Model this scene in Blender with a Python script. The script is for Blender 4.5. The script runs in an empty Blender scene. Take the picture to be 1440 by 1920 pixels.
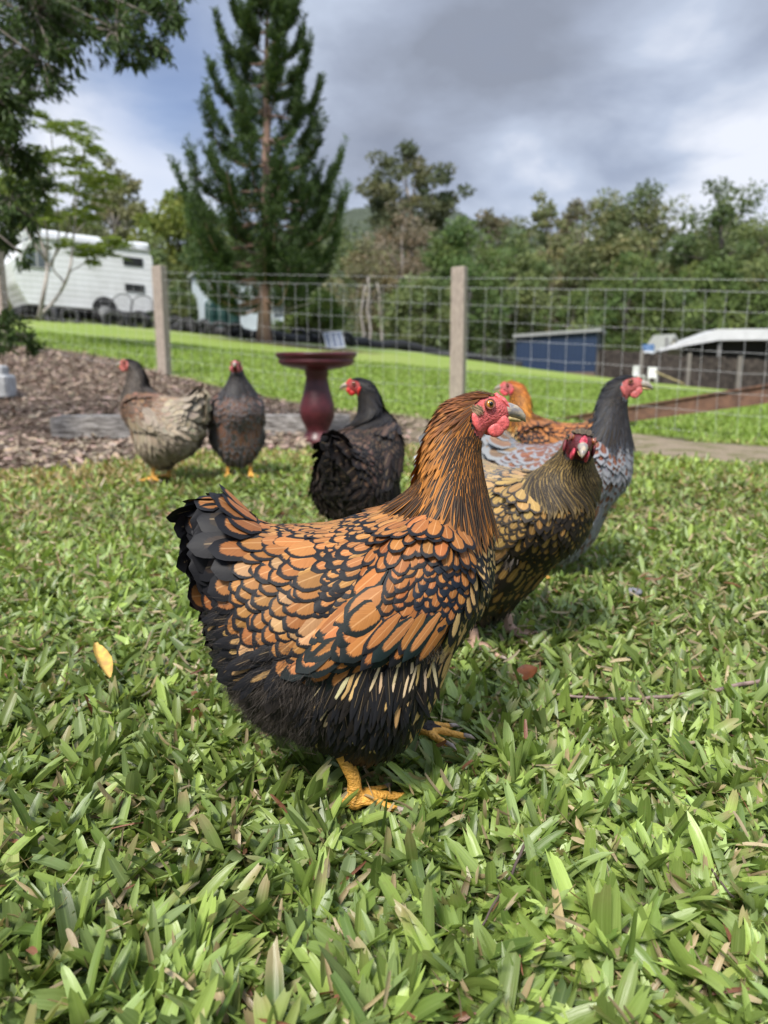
import bpy, math, random
import numpy as np
from mathutils import Vector
random.seed(7)
RNG = np.random.default_rng(7)
PI = math.pi
R = math.radians
SC = bpy.context.scene
COL = SC.collection

# ------------------------------------------------------------------ camera, sky, sun, exposure
CAMH, PITCH, FPX = 0.46, R(10.9), 1400.0
cam_d = bpy.data.cameras.new('camera')
cam = bpy.data.objects.new('camera', cam_d)
COL.objects.link(cam)
cam.location = (0, 0, CAMH)
cam.rotation_euler = (PI/2 - PITCH, 0, 0)
cam_d.sensor_fit = 'VERTICAL'
cam_d.sensor_height = 36.0
cam_d.sensor_width = 27.0
cam_d.lens = FPX/1920*36.0
cam_d.clip_start = 0.02
cam_d.clip_end = 3000
cam_d.dof.use_dof = True
cam_d.dof.focus_distance = 0.74
cam_d.dof.aperture_fstop = 6.0
SC.camera = cam

SUN_EL, SUN_AZ = R(52), R(205)          # azimuth measured clockwise from +Y
SC.view_settings.view_transform = 'Standard'
SC.view_settings.look = 'None'
SC.view_settings.exposure = 0.68
SC.view_settings.gamma = 1
sun_d = bpy.data.lights.new('sun', 'SUN')
sun_d.energy = 3.4
sun_d.angle = R(13)
sun_d.color = (1.0, 0.95, 0.87)
sun = bpy.data.objects.new('sun', sun_d)
COL.objects.link(sun)
sv = Vector((math.sin(SUN_AZ)*math.cos(SUN_EL), math.cos(SUN_AZ)*math.cos(SUN_EL), math.sin(SUN_EL)))
sun.rotation_euler = (-sv).to_track_quat('-Z', 'Y').to_euler()

class NT:
    """tiny helper round a node tree"""
    def __init__(s, nt):
        s.nt = nt
        s.nt.nodes.clear()
    def n(s, typ, **kw):
        nd = s.nt.nodes.new(typ)
        for k, v in kw.items():
            if k.startswith('_'):
                setattr(nd, k[1:], v)
            else:
                key = int(k[1:]) if (k[0] == 'i' and k[1:].isdigit()) else k.replace('__', ' ')
                if hasattr(v, 'is_linked') or isinstance(v, bpy.types.NodeSocket):
                    s.nt.links.new(v, nd.inputs[key])
                else:
                    nd.inputs[key].default_value = v
        return nd
    def m(s, op, a, b=None, c=None, clamp=False):
        nd = s.nt.nodes.new('ShaderNodeMath')
        nd.operation = op
        nd.use_clamp = clamp
        for i, v in enumerate((a, b, c)):
            if v is None: continue
            if isinstance(v, bpy.types.NodeSocket): s.nt.links.new(v, nd.inputs[i])
            else: nd.inputs[i].default_value = v
        return nd.outputs[0]
    def mix(s, f, a, b, typ='MIX'):
        nd = s.nt.nodes.new('ShaderNodeMix')
        nd.data_type = 'RGBA'
        nd.blend_type = typ
        for i, v in ((0, f), (6, a), (7, b)):
            if isinstance(v, bpy.types.NodeSocket): s.nt.links.new(v, nd.inputs[i])
            else: nd.inputs[i].default_value = v if i == 0 else (tuple(v)+(1,) if len(v) == 3 else v)
        return nd.outputs[2]
    def sstep(s, x, a, b):
        nd = s.nt.nodes.new('ShaderNodeMapRange')
        nd.interpolation_type = 'SMOOTHSTEP'
        s.nt.links.new(x, nd.inputs[0])
        nd.inputs[1].default_value = a
        nd.inputs[2].default_value = b
        return nd.outputs[0]
    def link(s, a, b): s.nt.links.new(a, b)

world = bpy.data.worlds.new("World")
SC.world = world
world.use_nodes = True
def build_world():
    t = NT(world.node_tree)
    sky = t.n('ShaderNodeTexSky', _sky_type='NISHITA', _sun_disc=False, _sun_elevation=SUN_EL, _sun_rotation=SUN_AZ)
    blue = t.mix(1.0, sky.outputs[0], (0.105, 0.105, 0.12), 'MULTIPLY')
    tc = t.n('ShaderNodeTexCoord')
    vec = tc.outputs['Generated']
    nrm = t.n('ShaderNodeVectorMath', _operation='NORMALIZE', i0=vec).outputs[0]
    sep = t.n('ShaderNodeSeparateXYZ', i0=nrm)
    z = sep.outputs[2]
    zz = t.m('MAXIMUM', z, 0.0)
    # clouds on a plane overhead, softened near the horizon
    den = t.m('ADD', zz, 0.30)
    px = t.m('DIVIDE', sep.outputs[0], den)
    py = t.m('DIVIDE', sep.outputs[1], den)
    pv = t.n('ShaderNodeCombineXYZ', i0=px, i1=py, i2=z).outputs[0]
    n1 = t.n('ShaderNodeTexNoise', Vector=pv, Scale=1.5, Detail=4.0, Roughness=0.48, Distortion=0.15).outputs[0]
    n2 = t.n('ShaderNodeTexNoise', Vector=pv, Scale=3.2, Detail=7.0, Roughness=0.56, Distortion=0.2).outputs[0]
    def blob(az, el, r):
        d = Vector((math.sin(R(az))*math.cos(R(el)), math.cos(R(az))*math.cos(R(el)), math.sin(R(el))))
        dt = t.n('ShaderNodeVectorMath', _operation='DOT_PRODUCT', i0=nrm, i1=tuple(d)).outputs['Value']
        return t.sstep(dt, math.cos(R(r)), 1.0)
    bright = t.m('MULTIPLY', t.m('ADD', t.m('ADD', blob(18, 11.5, 13), t.m('MULTIPLY', blob(7, 9, 10), .6)), t.m('ADD', t.m('MULTIPLY', blob(-22, 9, 13), .5), t.m('MULTIPLY', blob(-3, 22, 7), .5))), 1.0)
    dark = t.m('ADD', t.m('ADD', blob(9, 21, 15), t.m('MULTIPLY', blob(27, 27, 14), .9)), t.m('MULTIPLY', blob(7, 27, 13), .6))
    bl = t.m('ADD', blob(-16, 21, 8), t.m('MULTIPLY', blob(-13, 14, 9), .7))
    # brightness factor 0 dark .. 1 bright
    f = t.m('ADD', t.m('MULTIPLY', t.m('SUBTRACT', n1, 0.5), 1.9), t.m('MULTIPLY', t.m('SUBTRACT', n2, 0.5), 1.45))
    f = t.m('ADD', f, 0.44)
    f = t.m('ADD', f, t.m('MULTIPLY', bright, 0.42))
    f = t.m('SUBTRACT', f, t.m('MULTIPLY', dark, 0.25), clamp=True)
    ramp = t.n('ShaderNodeValToRGB', Fac=f)
    e = ramp.color_ramp.elements
    e[0].position = 0.0; e[0].color = (0.245, 0.275, 0.345, 1)
    e[1].position = 1.0; e[1].color = (0.70, 0.735, 0.82, 1)
    a = e.new(0.35); a.color = (0.325, 0.37, 0.47, 1)
    a = e.new(0.65); a.color = (0.44, 0.50, 0.62, 1)
    thin = t.m('MULTIPLY', t.m('ADD', t.m('MULTIPLY', bl, 0.9), t.m('MULTIPLY', t.m('SUBTRACT', 0.5, n2), 1.0)), 0.5, clamp=True)
    c = t.mix(thin, ramp.outputs[0], blue)
    # an overcast sky is brighter overhead
    up = t.sstep(z, 0.42, 0.95)
    gain = t.m('ADD', 1.0, t.m('MULTIPLY', up, 1.75))
    c2 = t.n('ShaderNodeVectorMath', _operation='SCALE', i0=c, Scale=gain).outputs[0]
    bg = t.n('ShaderNodeBackground', Color=c2, Strength=0.78)
    out = t.n('ShaderNodeOutputWorld')
    t.link(bg.outputs[0], out.inputs[0])
build_world()

# ------------------------------------------------------------------ geometry helpers
CP, SP = math.cos(PITCH), math.sin(PITCH)
def ray(px, py):
    u, v = (px-720)/FPX, (960-py)/FPX
    return np.array([u, CP+v*SP, -SP+v*CP])
def at(px, py, D):
    """point on the pixel's ray at world distance Y = D (used to read positions off the photo)"""
    d = ray(px, py)
    return np.array([0, 0, CAMH]) + d*(D/d[1])
def toPx(P):
    P = np.asarray(P, float)
    x, y, z = P[..., 0], P[..., 1], P[..., 2]-CAMH
    dep = y*CP - z*SP
    up = y*SP + z*CP
    return 720+FPX*x/dep, 960-FPX*up/dep

def setprops(o, label=None, cat=None, group=None, kind=None):
    if label: o['label'] = label
    if cat: o['category'] = cat
    if group: o['group'] = group
    if kind: o['kind'] = kind
    return o
def empty(name, loc, rz=0, label=None, cat=None, group=None):
    o = bpy.data.objects.new(name, None)
    o.empty_display_size = .1
    COL.objects.link(o)
    o.location = [float(v) for v in loc]
    o.rotation_euler = (0, 0, rz)
    return setprops(o, label, cat, group)
def mesh_obj(name, V, F, mats=(), parent=None, midx=None, uv=None, attrs=None, smooth=True):
    """V (n,3); F list of int arrays each (k,3|4|m) ; uv per vertex (n,2); attrs {name: (n,4)}"""
    V = np.asarray(V, np.float32)
    me = bpy.data.meshes.new(name)
    groups = [np.asarray(f, np.int32) for f in F if len(f)]
    loops = np.concatenate([g.ravel() for g in groups])
    tot = np.concatenate([np.full(len(g), g.shape[1], np.int32) for g in groups])
    start = np.concatenate([[0], np.cumsum(tot)[:-1]]).astype(np.int32)
    me.vertices.add(len(V)); me.vertices.foreach_set('co', V.ravel())
    me.loops.add(len(loops)); me.loops.foreach_set('vertex_index', loops)
    me.polygons.add(len(tot)); me.polygons.foreach_set('loop_start', start)
    try: me.polygons.foreach_set('loop_total', tot)
    except Exception: pass
    if midx is not None: me.polygons.foreach_set('material_index', np.asarray(midx, np.int32))
    me.polygons.foreach_set('use_smooth', np.full(len(tot), smooth, bool))
    for m in mats: me.materials.append(m)
    if uv is not None:
        l = me.uv_layers.new(name='UVMap')
        l.data.foreach_set('uv', np.asarray(uv, np.float32)[loops].ravel())
    if attrs:
        for k, a in attrs.items():
            a = np.asarray(a, np.float32)
            if a.shape[1] == 3: a = np.hstack([a, np.ones((len(a), 1), np.float32)])
            at_ = me.attributes.new(k, 'FLOAT_COLOR', 'POINT')
            at_.data.foreach_set('color', a.ravel())
    me.update(calc_edges=True)
    me.validate()
    o = bpy.data.objects.new(name, me)
    COL.objects.link(o)
    if parent is not None: o.parent = parent
    return o

class MB:
    """collects simple solids into one mesh"""
    def __init__(s): s.V = []; s.F4 = []; s.F3 = []; s.FN = []; s.n = 0; s.C = []
    def add(s, V, F, col=None):
        V = np.asarray(V, float).reshape(-1, 3)
        for f in F:
            f = [i+s.n for i in f]
            (s.F4 if len(f) == 4 else s.F3 if len(f) == 3 else s.FN).append(f)
        s.V.append(V); s.n += len(V)
        s.C.append(np.tile(np.array(col if col is not None else (1, 1, 1), float), (len(V), 1)))
        return s
    def box(s, c, size, rz=0, bev=0.0, M=None):
        c = np.array(c, float); h = np.array(size, float)/2
        b = min(bev, h.min()*.9)
        if b > 0:
            # chamfered box: 24 verts
            V = []; 
            for sx in (-1, 1):
                for sy in (-1, 1):
                    for sz in (-1, 1):
                        for ax in range(3):
                            p = np.array([sx*h[0], sy*h[1], sz*h[2]])
                            for k in range(3):
                                if k != ax: p[k] -= (sx, sy, sz)[k]*b
                            V.append(p)
            V = np.array(V)
            from itertools import product
            F = []
            idx = lambda sx, sy, sz, ax: ((sx > 0)*4+(sy > 0)*2+(sz > 0))*3+ax
            for ax in range(3):
                o = [k for k in range(3) if k != ax]
                for sgn in (-1, 1):
                    q = []
                    for a, d in ((-1, -1), (1, -1), (1, 1), (-1, 1)):
                        t = [0, 0, 0]; t[ax] = sgn; t[o[0]] = a; t[o[1]] = d
                        q.append(idx(*t, ax))
                    if (sgn > 0) == (ax == 1): q = q[::-1]
                    F.append(q)
            for ax in range(3):       # edges along ax
                o = [k for k in range(3) if k != ax]
                for a in (-1, 1):
                    for d in (-1, 1):
                        t0 = [0, 0, 0]; t0[o[0]] = a; t0[o[1]] = d; t0[ax] = -1
                        t1 = list(t0); t1[ax] = 1
                        F.append([idx(*t0, o[0]), idx(*t0, o[1]), idx(*t1, o[1]), idx(*t1, o[0])])
            for sx, sy, sz in product((-1, 1), repeat=3):
                F.append([idx(sx, sy, sz, 0), idx(sx, sy, sz, 1), idx(sx, sy, sz, 2)])
        else:
            V = np.array([[x*h[0], y*h[1], z*h[2]] for x in (-1, 1) for y in (-1, 1) for z in (-1, 1)])
            F = [[0, 1, 3, 2], [4, 6, 7, 5], [0, 4, 5, 1], [2, 3, 7, 6], [0, 2, 6, 4], [1, 5, 7, 3]]
        if M is not None: V = V @ np.array(M).T
        cz, sz_ = math.cos(rz), math.sin(rz)
        V = np.column_stack([V[:, 0]*cz-V[:, 1]*sz_, V[:, 0]*sz_+V[:, 1]*cz, V[:, 2]])
        return s.add(V+c, F)
    def tube(s, pts, rad, k=8, cap=True, flat=1.0, col=None):
        pts = np.asarray(pts, float); n = len(pts)
        rad = np.full(n, rad, float) if np.isscalar(rad) else np.asarray(rad, float)
        T = np.gradient(pts, axis=0); T /= np.linalg.norm(T, axis=1)[:, None]+1e-9
        ref = np.array([0, 0, 1.0]) if abs(T[0][2]) < .9 else np.array([1.0, 0, 0])
        V = []
        a = np.linspace(0, 2*PI, k, endpoint=False)
        for i in range(n):
            x = np.cross(ref, T[i]); x /= np.linalg.norm(x)+1e-9
            y = np.cross(T[i], x); ref = y if abs(np.dot(y, T[min(i+1, n-1)])) < .95 else ref
            V.append(pts[i]+rad[i]*(np.outer(np.cos(a), x)+flat*np.outer(np.sin(a), y)))
        V = np.vstack(V)
        F = [[i*k+j, i*k+(j+1) % k, (i+1)*k+(j+1) % k, (i+1)*k+j] for i in range(n-1) for j in range(k)]
        if cap:
            F.append(list(range(k))[::-1]); F.append([(n-1)*k+j for j in range(k)])
        return s.add(V, F, col)
    def lathe(s, prof, c=(0, 0, 0), k=32, flat=(1, 1)):
        """prof [(r,z)...] from bottom to top"""
        a = np.linspace(0, 2*PI, k, endpoint=False)
        V = np.vstack([np.column_stack([r*np.cos(a)*flat[0], r*np.sin(a)*flat[1], np.full(k, z)]) for r, z in prof])
        n = len(prof)
        F = [[i*k+j, i*k+(j+1) % k, (i+1)*k+(j+1) % k, (i+1)*k+j] for i in range(n-1) for j in range(k)]
        F.append(list(range(k))[::-1]); F.append([(n-1)*k+j for j in range(k)])
        return s.add(V+np.array(c, float), F)
    def ball(s, c, r, k=12, M=None):
        c = np.array(c, float); r = np.array(r if hasattr(r, '__len__') else (r, r, r), float)
        V = [[0, 0, 1]]; m = k//2
        for i in range(1, m):
            th = PI*i/m
            for j in range(k): V.append([math.sin(th)*math.cos(2*PI*j/k), math.sin(th)*math.sin(2*PI*j/k), math.cos(th)])
        V.append([0, 0, -1]); V = np.array(V)*r
        if M is not None: V = V @ np.array(M).T
        F = [[0, 1+j, 1+(j+1) % k] for j in range(k)]
        for i in range(m-2):
            for j in range(k): F.append([1+i*k+j, 1+(i+1)*k+j, 1+(i+1)*k+(j+1) % k, 1+i*k+(j+1) % k])
        b = 1+(m-2)*k
        F += [[b+j, len(V)-1, b+(j+1) % k] for j in range(k)]
        return s.add(V+c, F)
    def prism(s, poly, y0, y1):
        """poly [(x,z)] extruded along y"""
        n = len(poly)
        V = [[x, y0, z] for x, z in poly]+[[x, y1, z] for x, z in poly]
        F = [list(range(n)), list(range(n, 2*n))[::-1]]+[[(i+1) % n, i, n+i, n+(i+1) % n] for i in range(n)]
        return s.add(V, F)
    def build(s, name, mat, parent=None, smooth=False, colattr=False):
        V = np.vstack(s.V)
        F = []
        if s.F4: F.append(np.array(s.F4))
        if s.F3: F.append(np.array(s.F3))
        byn = {}
        for f in s.FN: byn.setdefault(len(f), []).append(f)
        F += [np.array(v) for v in byn.values()]
        return mesh_obj(name, V, F, [mat] if mat else [], parent, smooth=smooth, attrs={'bcol': np.vstack(s.C)} if colattr else None)

def smoothstep(x, a, b):
    t = np.clip((x-a)/(b-a), 0, 1)
    return t*t*(3-2*t)
def norm(a): return a/(np.linalg.norm(a, axis=-1, keepdims=True)+1e-12)
def inpoly(px, py, poly):
    px, py = np.asarray(px, float), np.asarray(py, float)
    r = np.zeros(px.shape, bool); n = len(poly)
    for i in range(n):
        x0, y0 = poly[i]; x1, y1 = poly[(i+1) % n]
        c = ((y0 > py) != (y1 > py)) & (px < (x1-x0)*(py-y0)/(y1-y0+1e-12)+x0)
        r ^= c
    return r

# ------------------------------------------------------------------ materials
def mat_new(name):
    m = bpy.data.materials.new(name); m.use_nodes = True
    return m, NT(m.node_tree)
def finish(t, bsdf, disp=None):
    o = t.n('ShaderNodeOutputMaterial'); t.link(bsdf, o.inputs[0])
def pmat(name, col, rough=.6, nscale=20, var=.15, bump=.0, bscale=60, metal=0, spec=.4, detail=5, stretch=None, col2=None, sss=0, coat=0):
    """plain surface with some colour variation and bump, object space"""
    m, t = mat_new(name)
    tc = t.n('ShaderNodeTexCoord').outputs['Object']
    if stretch: tc = t.n('ShaderNodeMapping', Vector=tc, Scale=stretch).outputs[0]
    n = t.n('ShaderNodeTexNoise', Vector=tc, Scale=nscale, Detail=detail, Roughness=.6).outputs[0]
    c2 = col2 if col2 else tuple(c*(1-var*2) for c in col)
    c1 = col if col2 else tuple(min(1, c*(1+var)) for c in col)
    c = t.mix(t.sstep(n, .3, .7), c2, c1)
    p = t.n('ShaderNodeBsdfPrincipled', Base__Color=c, Roughness=rough, Metallic=metal)
    p.inputs['Specular IOR Level'].default_value = spec
    if sss:
        p.inputs['Subsurface Weight'].default_value = sss
        p.inputs['Subsurface Radius'].default_value = (.01, .004, .002)
        p.inputs['Subsurface Scale'].default_value = .5
    if coat: p.inputs['Coat Weight'].default_value = coat
    if bump:
        nb = t.n('ShaderNodeTexNoise', Vector=tc, Scale=bscale, Detail=4.0).outputs[0]
        b = t.n('ShaderNodeBump', Height=nb, Strength=min(1, bump), Distance=.01)
        t.link(b.outputs[0], p.inputs['Normal'])
    finish(t, p.outputs[0])
    return m
def leafmat(name, trans=.3, rough=.45, attr='bcol', bands=True, spec=.35):
    m, t = mat_new(name)
    c = t.n('ShaderNodeAttribute', _attribute_name=attr).outputs['Color']
    nrm_ = None
    if bands:
        uv = t.n('ShaderNodeUVMap').outputs[0]
        sp = t.n('ShaderNodeSeparateXYZ', i0=uv)
        cv = t.n('ShaderNodeCombineXYZ', i0=t.m('MULTIPLY', sp.outputs[0], 11.0), i1=t.m('MULTIPLY', sp.outputs[1], 1.2))
        n = t.n('ShaderNodeTexNoise', Vector=cv.outputs[0], Scale=1.0, Detail=3.0).outputs[0]
        geo = t.n('ShaderNodeNewGeometry').outputs['Position']
        n3 = t.n('ShaderNodeTexNoise', Vector=geo, Scale=140.0, Detail=3.0).outputs[0]
        c = t.mix(t.m('MULTIPLY', t.sstep(n, .35, .7), .45), c, t.mix(1.0, c, (.62, .66, .5), 'MULTIPLY'))
        mid = t.m('SUBTRACT', 1.0, t.sstep(t.m('ABSOLUTE', t.m('SUBTRACT', sp.outputs[0], .5)), .02, .06))
        c = t.mix(t.m('MULTIPLY', mid, .35), c, t.mix(.5, c, (.35, .45, .16)))
        c = t.mix(t.m('MULTIPLY', t.sstep(n3, .58, .75), .30), c, (.20, .19, .07))
        b = t.n('ShaderNodeBump', Height=n, Strength=.5, Distance=.0006)
        nrm_ = b.outputs[0]
    p = t.n('ShaderNodeBsdfPrincipled', Base__Color=c, Roughness=rough)
    p.inputs['Specular IOR Level'].default_value = spec
    if nrm_: t.link(nrm_, p.inputs['Normal'])
    tr = t.n('ShaderNodeBsdfTranslucent', Color=t.mix(1.0, c, (1.25, 1.2, .7), 'MULTIPLY'))
    mx = t.n('ShaderNodeMixShader', Fac=trans)
    t.link(p.outputs[0], mx.inputs[1]); t.link(tr.outputs[0], mx.inputs[2])
    finish(t, mx.outputs[0])
    return m
def feathermat():
    m, t = mat_new('feather')
    a = t.n('ShaderNodeAttribute', _attribute_name='fcol')
    b = t.n('ShaderNodeAttribute', _attribute_name='lcol')
    uv = t.n('ShaderNodeUVMap').outputs[0]
    sp = t.n('ShaderNodeSeparateXYZ', i0=uv)
    ax = t.m('ABSOLUTE', t.m('SUBTRACT', t.m('MULTIPLY', sp.outputs[0], 2.0), 1.0))
    v = sp.outputs[1]
    rid = b.outputs['Alpha']
    q = t.m('SUBTRACT', t.m('MULTIPLY', v, 42.0), t.m('MULTIPLY', ax, 15.0))
    cv = t.n('ShaderNodeCombineXYZ', i0=q, i1=t.m('MULTIPLY', ax, 1.2), i2=t.m('MULTIPLY', rid, 91.0)).outputs[0]
    n = t.n('ShaderNodeTexNoise', Vector=cv, Scale=1.0, Detail=2.0).outputs[0]
    cv2 = t.n('ShaderNodeCombineXYZ', i0=t.m('MULTIPLY', v, 3.0), i1=t.m('MULTIPLY', sp.outputs[0], 2.0), i2=t.m('MULTIPLY', rid, 57.0)).outputs[0]
    n2 = t.n('ShaderNodeTexNoise', Vector=cv2, Scale=1.6, Detail=2.0).outputs[0]
    s = t.m('MULTIPLY', t.m('SUBTRACT', v, .35), 1/.65, clamp=True)
    d = t.m('POWER', t.m('ADD', t.m('POWER', ax, 3.0), t.m('POWER', s, 3.0)), 1/3)
    d = t.m('ADD', d, t.m('ADD', t.m('MULTIPLY', t.m('SUBTRACT', n, .5), .22), t.m('MULTIPLY', t.m('SUBTRACT', n2, .5), .14)))
    lw = t.m('SUBTRACT', 1.0, a.outputs['Alpha'])
    lace = t.m('MULTIPLY', t.m('SUBTRACT', d, t.m('SUBTRACT', lw, .03)), 1/.07, clamp=True)
    base = t.mix(t.m('MULTIPLY', t.sstep(n, .3, .75), .35), a.outputs['Color'], t.mix(1.0, a.outputs['Color'], (.55, .5, .45), 'MULTIPLY'))
    sh = t.m('SUBTRACT', 1.0, t.m('MULTIPLY', t.m('SUBTRACT', ax, .025), 1/.05, clamp=True))
    base = t.mix(t.m('MULTIPLY', sh, .6), base, t.mix(.45, t.mix(1.0, base, (1.7, 1.7, 1.6), 'MULTIPLY'), (.5, .36, .2)))
    lc = t.mix(t.m('MULTIPLY', n, .5), b.outputs['Color'], t.mix(1.0, b.outputs['Color'], (1.5, 1.5, 1.5), 'MULTIPLY'))
    c = t.mix(lace, base, lc)
    bp = t.n('ShaderNodeBump', Height=n, Strength=.35, Distance=.0005)
    p = t.n('ShaderNodeBsdfPrincipled', Base__Color=c, Roughness=.52, Normal=bp.outputs[0])
    p.inputs['Specular IOR Level'].default_value = .18
    finish(t, p.outputs[0])
    return m
FEATHER = feathermat()
# ------------------------------------------------------------------ terrain
def _tps():
    P = []
    for x in (-2.2, -1, 0, 1, 2.2):
        for y in (-3, 0, 1.5, 3.2, 4.6): P.append((x, y, 0.0))
    for px, py, D in [(310, 702, 9.0), (853, 764, 7.0), (1440, 832, 5.67), (1170, 803, 6.2), (10, 648, 10.66), (560, 745, 7.7),
                      (0, 742, 6.5), (100, 824, 5.0), (640, 826, 5.0),
                      (50, 600, 20), (300, 617, 19.5), (500, 640, 19), (740, 655, 22), (960, 690, 25), (1250, 722, 26), (1440, 738, 24),
                      (-250, 590, 20), (1800, 750, 22), (-500, 640, 9), (1900, 840, 6)]:
        P.append(tuple(at(px, py, D)))
    for x, y, z in [(-30, 45, 3.6), (0, 45, 1.4), (30, 45, -.6), (-30, 70, 4), (0, 70, 2), (30, 70, 0), (-6, -4, .3), (6, -4, -.1), (-5, 1, .1), (5, 1, -.05)]:
        P.append((x, y, z))
    P = np.array(P)
    X = P[:, :2]
    r = np.linalg.norm(X[:, None]-X[None], axis=2)
    K = np.where(r > 0, r*r*np.log(r+1e-9), 0)+np.eye(len(P))*.6
    A = np.column_stack([np.ones(len(P)), X])
    M = np.block([[K, A], [A.T, np.zeros((3, 3))]])
    w = np.linalg.solve(M, np.concatenate([P[:, 2], np.zeros(3)]))
    return X, w
_TX, _TW = _tps()
def ground_z(x, y):
    x = np.asarray(x, float); y = np.asarray(y, float)
    sh = np.broadcast(x, y).shape
    q = np.column_stack([np.clip(np.broadcast_to(x, sh).ravel(), -32, 32), np.clip(np.broadcast_to(y, sh).ravel(), -5, 72)])
    z = np.zeros(len(q))
    for i in range(0, len(q), 20000):
        b = q[i:i+20000]
        r = np.linalg.norm(b[:, None]-_TX[None], axis=2)
        z[i:i+20000] = (r*r*np.log(r+1e-9)) @ _TW[:-3] + _TW[-3] + b @ _TW[-2:]
    near = smoothstep(q[:, 1], 3.0, 6.0)
    z = z*near + (1-near)*z*smoothstep(np.abs(q[:, 0]), 2.0, 5.0)
    z += (.15+.85*near)*(.006*np.sin(q[:, 0]*3.1+1)*np.sin(q[:, 1]*2.3) + .004*np.sin(q[:, 0]*7.3)*np.sin(q[:, 1]*6.1))
    return z.reshape(sh)
def gz(x, y): return float(ground_z(np.array([x]), np.array([y]))[0])
def gp(px, py, far=60.0):
    """where the pixel's ray meets the ground"""
    d = ray(px, py)
    t = np.geomspace(.3, far, 700)
    P = np.array([0, 0, CAMH])+t[:, None]*d
    below = P[:, 2] < ground_z(P[:, 0], P[:, 1])
    i = int(np.argmax(below)) if below.any() else len(t)-1
    return P[i]
def on(px, py, D):
    """point at distance D in the pixel's direction, dropped on the ground"""
    p = at(px, py, D); p[2] = gz(p[0], p[1]); return p

UP_EDGE = [(-200, 640), (85, 652), (200, 672), (310, 702), (400, 722), (470, 738), (640, 768), (760, 782), (860, 790), (1000, 800), (1170, 812), (1440, 838), (1700, 860)]
LO_EDGE = [(-300, 905), (0, 892), (120, 884), (200, 872), (260, 858), (350, 848), (500, 846), (640, 842), (860, 842), (1040, 846), (1170, 852), (1440, 866), (1700, 880)]
MULCH_PX = UP_EDGE + LO_EDGE[::-1]
MULCH = [tuple(gp(a, b)[:2]) for a, b in MULCH_PX]
MULCH[0] = (MULCH[0][0]-3, MULCH[0][1]+1.5)
MULCH[-1] = (MULCH[-1][0]-2, MULCH[-1][1])
def poly_sd(x, y, poly):
    """signed distance, positive inside"""
    d = np.full(np.shape(x), 1e9)
    for i in range(len(poly)):
        a = np.array(poly[i]); b = np.array(poly[(i+1) % len(poly)])
        ab = b-a; t = np.clip(((x-a[0])*ab[0]+(y-a[1])*ab[1])/(ab@ab+1e-12), 0, 1)
        d = np.minimum(d, np.hypot(x-a[0]-t*ab[0], y-a[1]-t*ab[1]))
    return np.where(inpoly(x, y, poly), d, -d)

def ground_material():
    m, t = mat_new('ground')
    tc = t.n('ShaderNodeTexCoord').outputs['Object']
    a = t.n('ShaderNodeAttribute', _attribute_name='mask')
    sp = t.n('ShaderNodeSeparateColor', i0=a.outputs['Color'])
    big = t.n('ShaderNodeTexNoise', Vector=tc, Scale=.7, Detail=5.0).outputs[0]
    mid = t.n('ShaderNodeTexNoise', Vector=tc, Scale=6.0, Detail=6.0).outputs[0]
    fin = t.n('ShaderNodeTexNoise', Vector=tc, Scale=60.0, Detail=5.0, Roughness=.7).outputs[0]
    vf = t.n('ShaderNodeTexNoise', Vector=tc, Scale=240.0, Detail=4.0, Roughness=.7).outputs[0]
    thatch = t.mix(t.sstep(fin, .35, .65), (.028, .032, .012), (.10, .085, .045))
    mulch = t.mix(t.sstep(vf, .35, .65), (.075, .052, .038), (.22, .165, .125))
    mulch = t.mix(t.sstep(mid, .3, .7), mulch, t.mix(1.0, mulch, (.75, .72, .7), 'MULTIPLY'))
    dirt = t.mix(t.sstep(fin, .3, .7), (.20, .155, .105), (.36, .295, .21))
    dirt = t.mix(t.m('MULTIPLY', t.sstep(mid, .48, .62), .75), dirt, t.mix(t.sstep(fin, .3, .7), (.10, .10, .04), (.20, .19, .08)))
    lawn = t.mix(t.sstep(fin, .3, .7), (.15, .22, .045), (.25, .33, .075))
    lawn = t.mix(t.m('MULTIPLY', t.sstep(mid, .35, .68), .6), lawn, (.24, .33, .06))
    lawn = t.mix(t.m('MULTIPLY', t.sstep(big, .40, .66), .45), lawn, (.30, .33, .11))
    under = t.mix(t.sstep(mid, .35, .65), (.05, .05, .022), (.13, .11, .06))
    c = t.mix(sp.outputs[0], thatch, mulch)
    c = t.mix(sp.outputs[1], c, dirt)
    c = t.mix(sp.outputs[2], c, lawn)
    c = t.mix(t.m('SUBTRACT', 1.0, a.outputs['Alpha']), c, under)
    b = t.n('ShaderNodeBump', Height=t.m('ADD', fin, t.m('MULTIPLY', mid, .8)), Strength=.8, Distance=.02)
    p = t.n('ShaderNodeBsdfPrincipled', Base__Color=c, Roughness=.9, Normal=b.outputs[0])
    p.inputs['Specular IOR Level'].default_value = .15
    finish(t, p.outputs[0])
    return m
FAR_EDGE = [tuple(at(px, py, D)[:2]) for px, py, D in [(-500, 590, 20), (50, 600, 20), (300, 617, 19.5), (500, 640, 19), (740, 655, 22), (960, 690, 25), (1250, 722, 26), (1440, 738, 24), (2000, 738, 24)]]
def far_y(x):
    fx = np.array([p[0] for p in FAR_EDGE]); fy = np.array([p[1] for p in FAR_EDGE])
    return np.interp(x, fx, fy)
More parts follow.
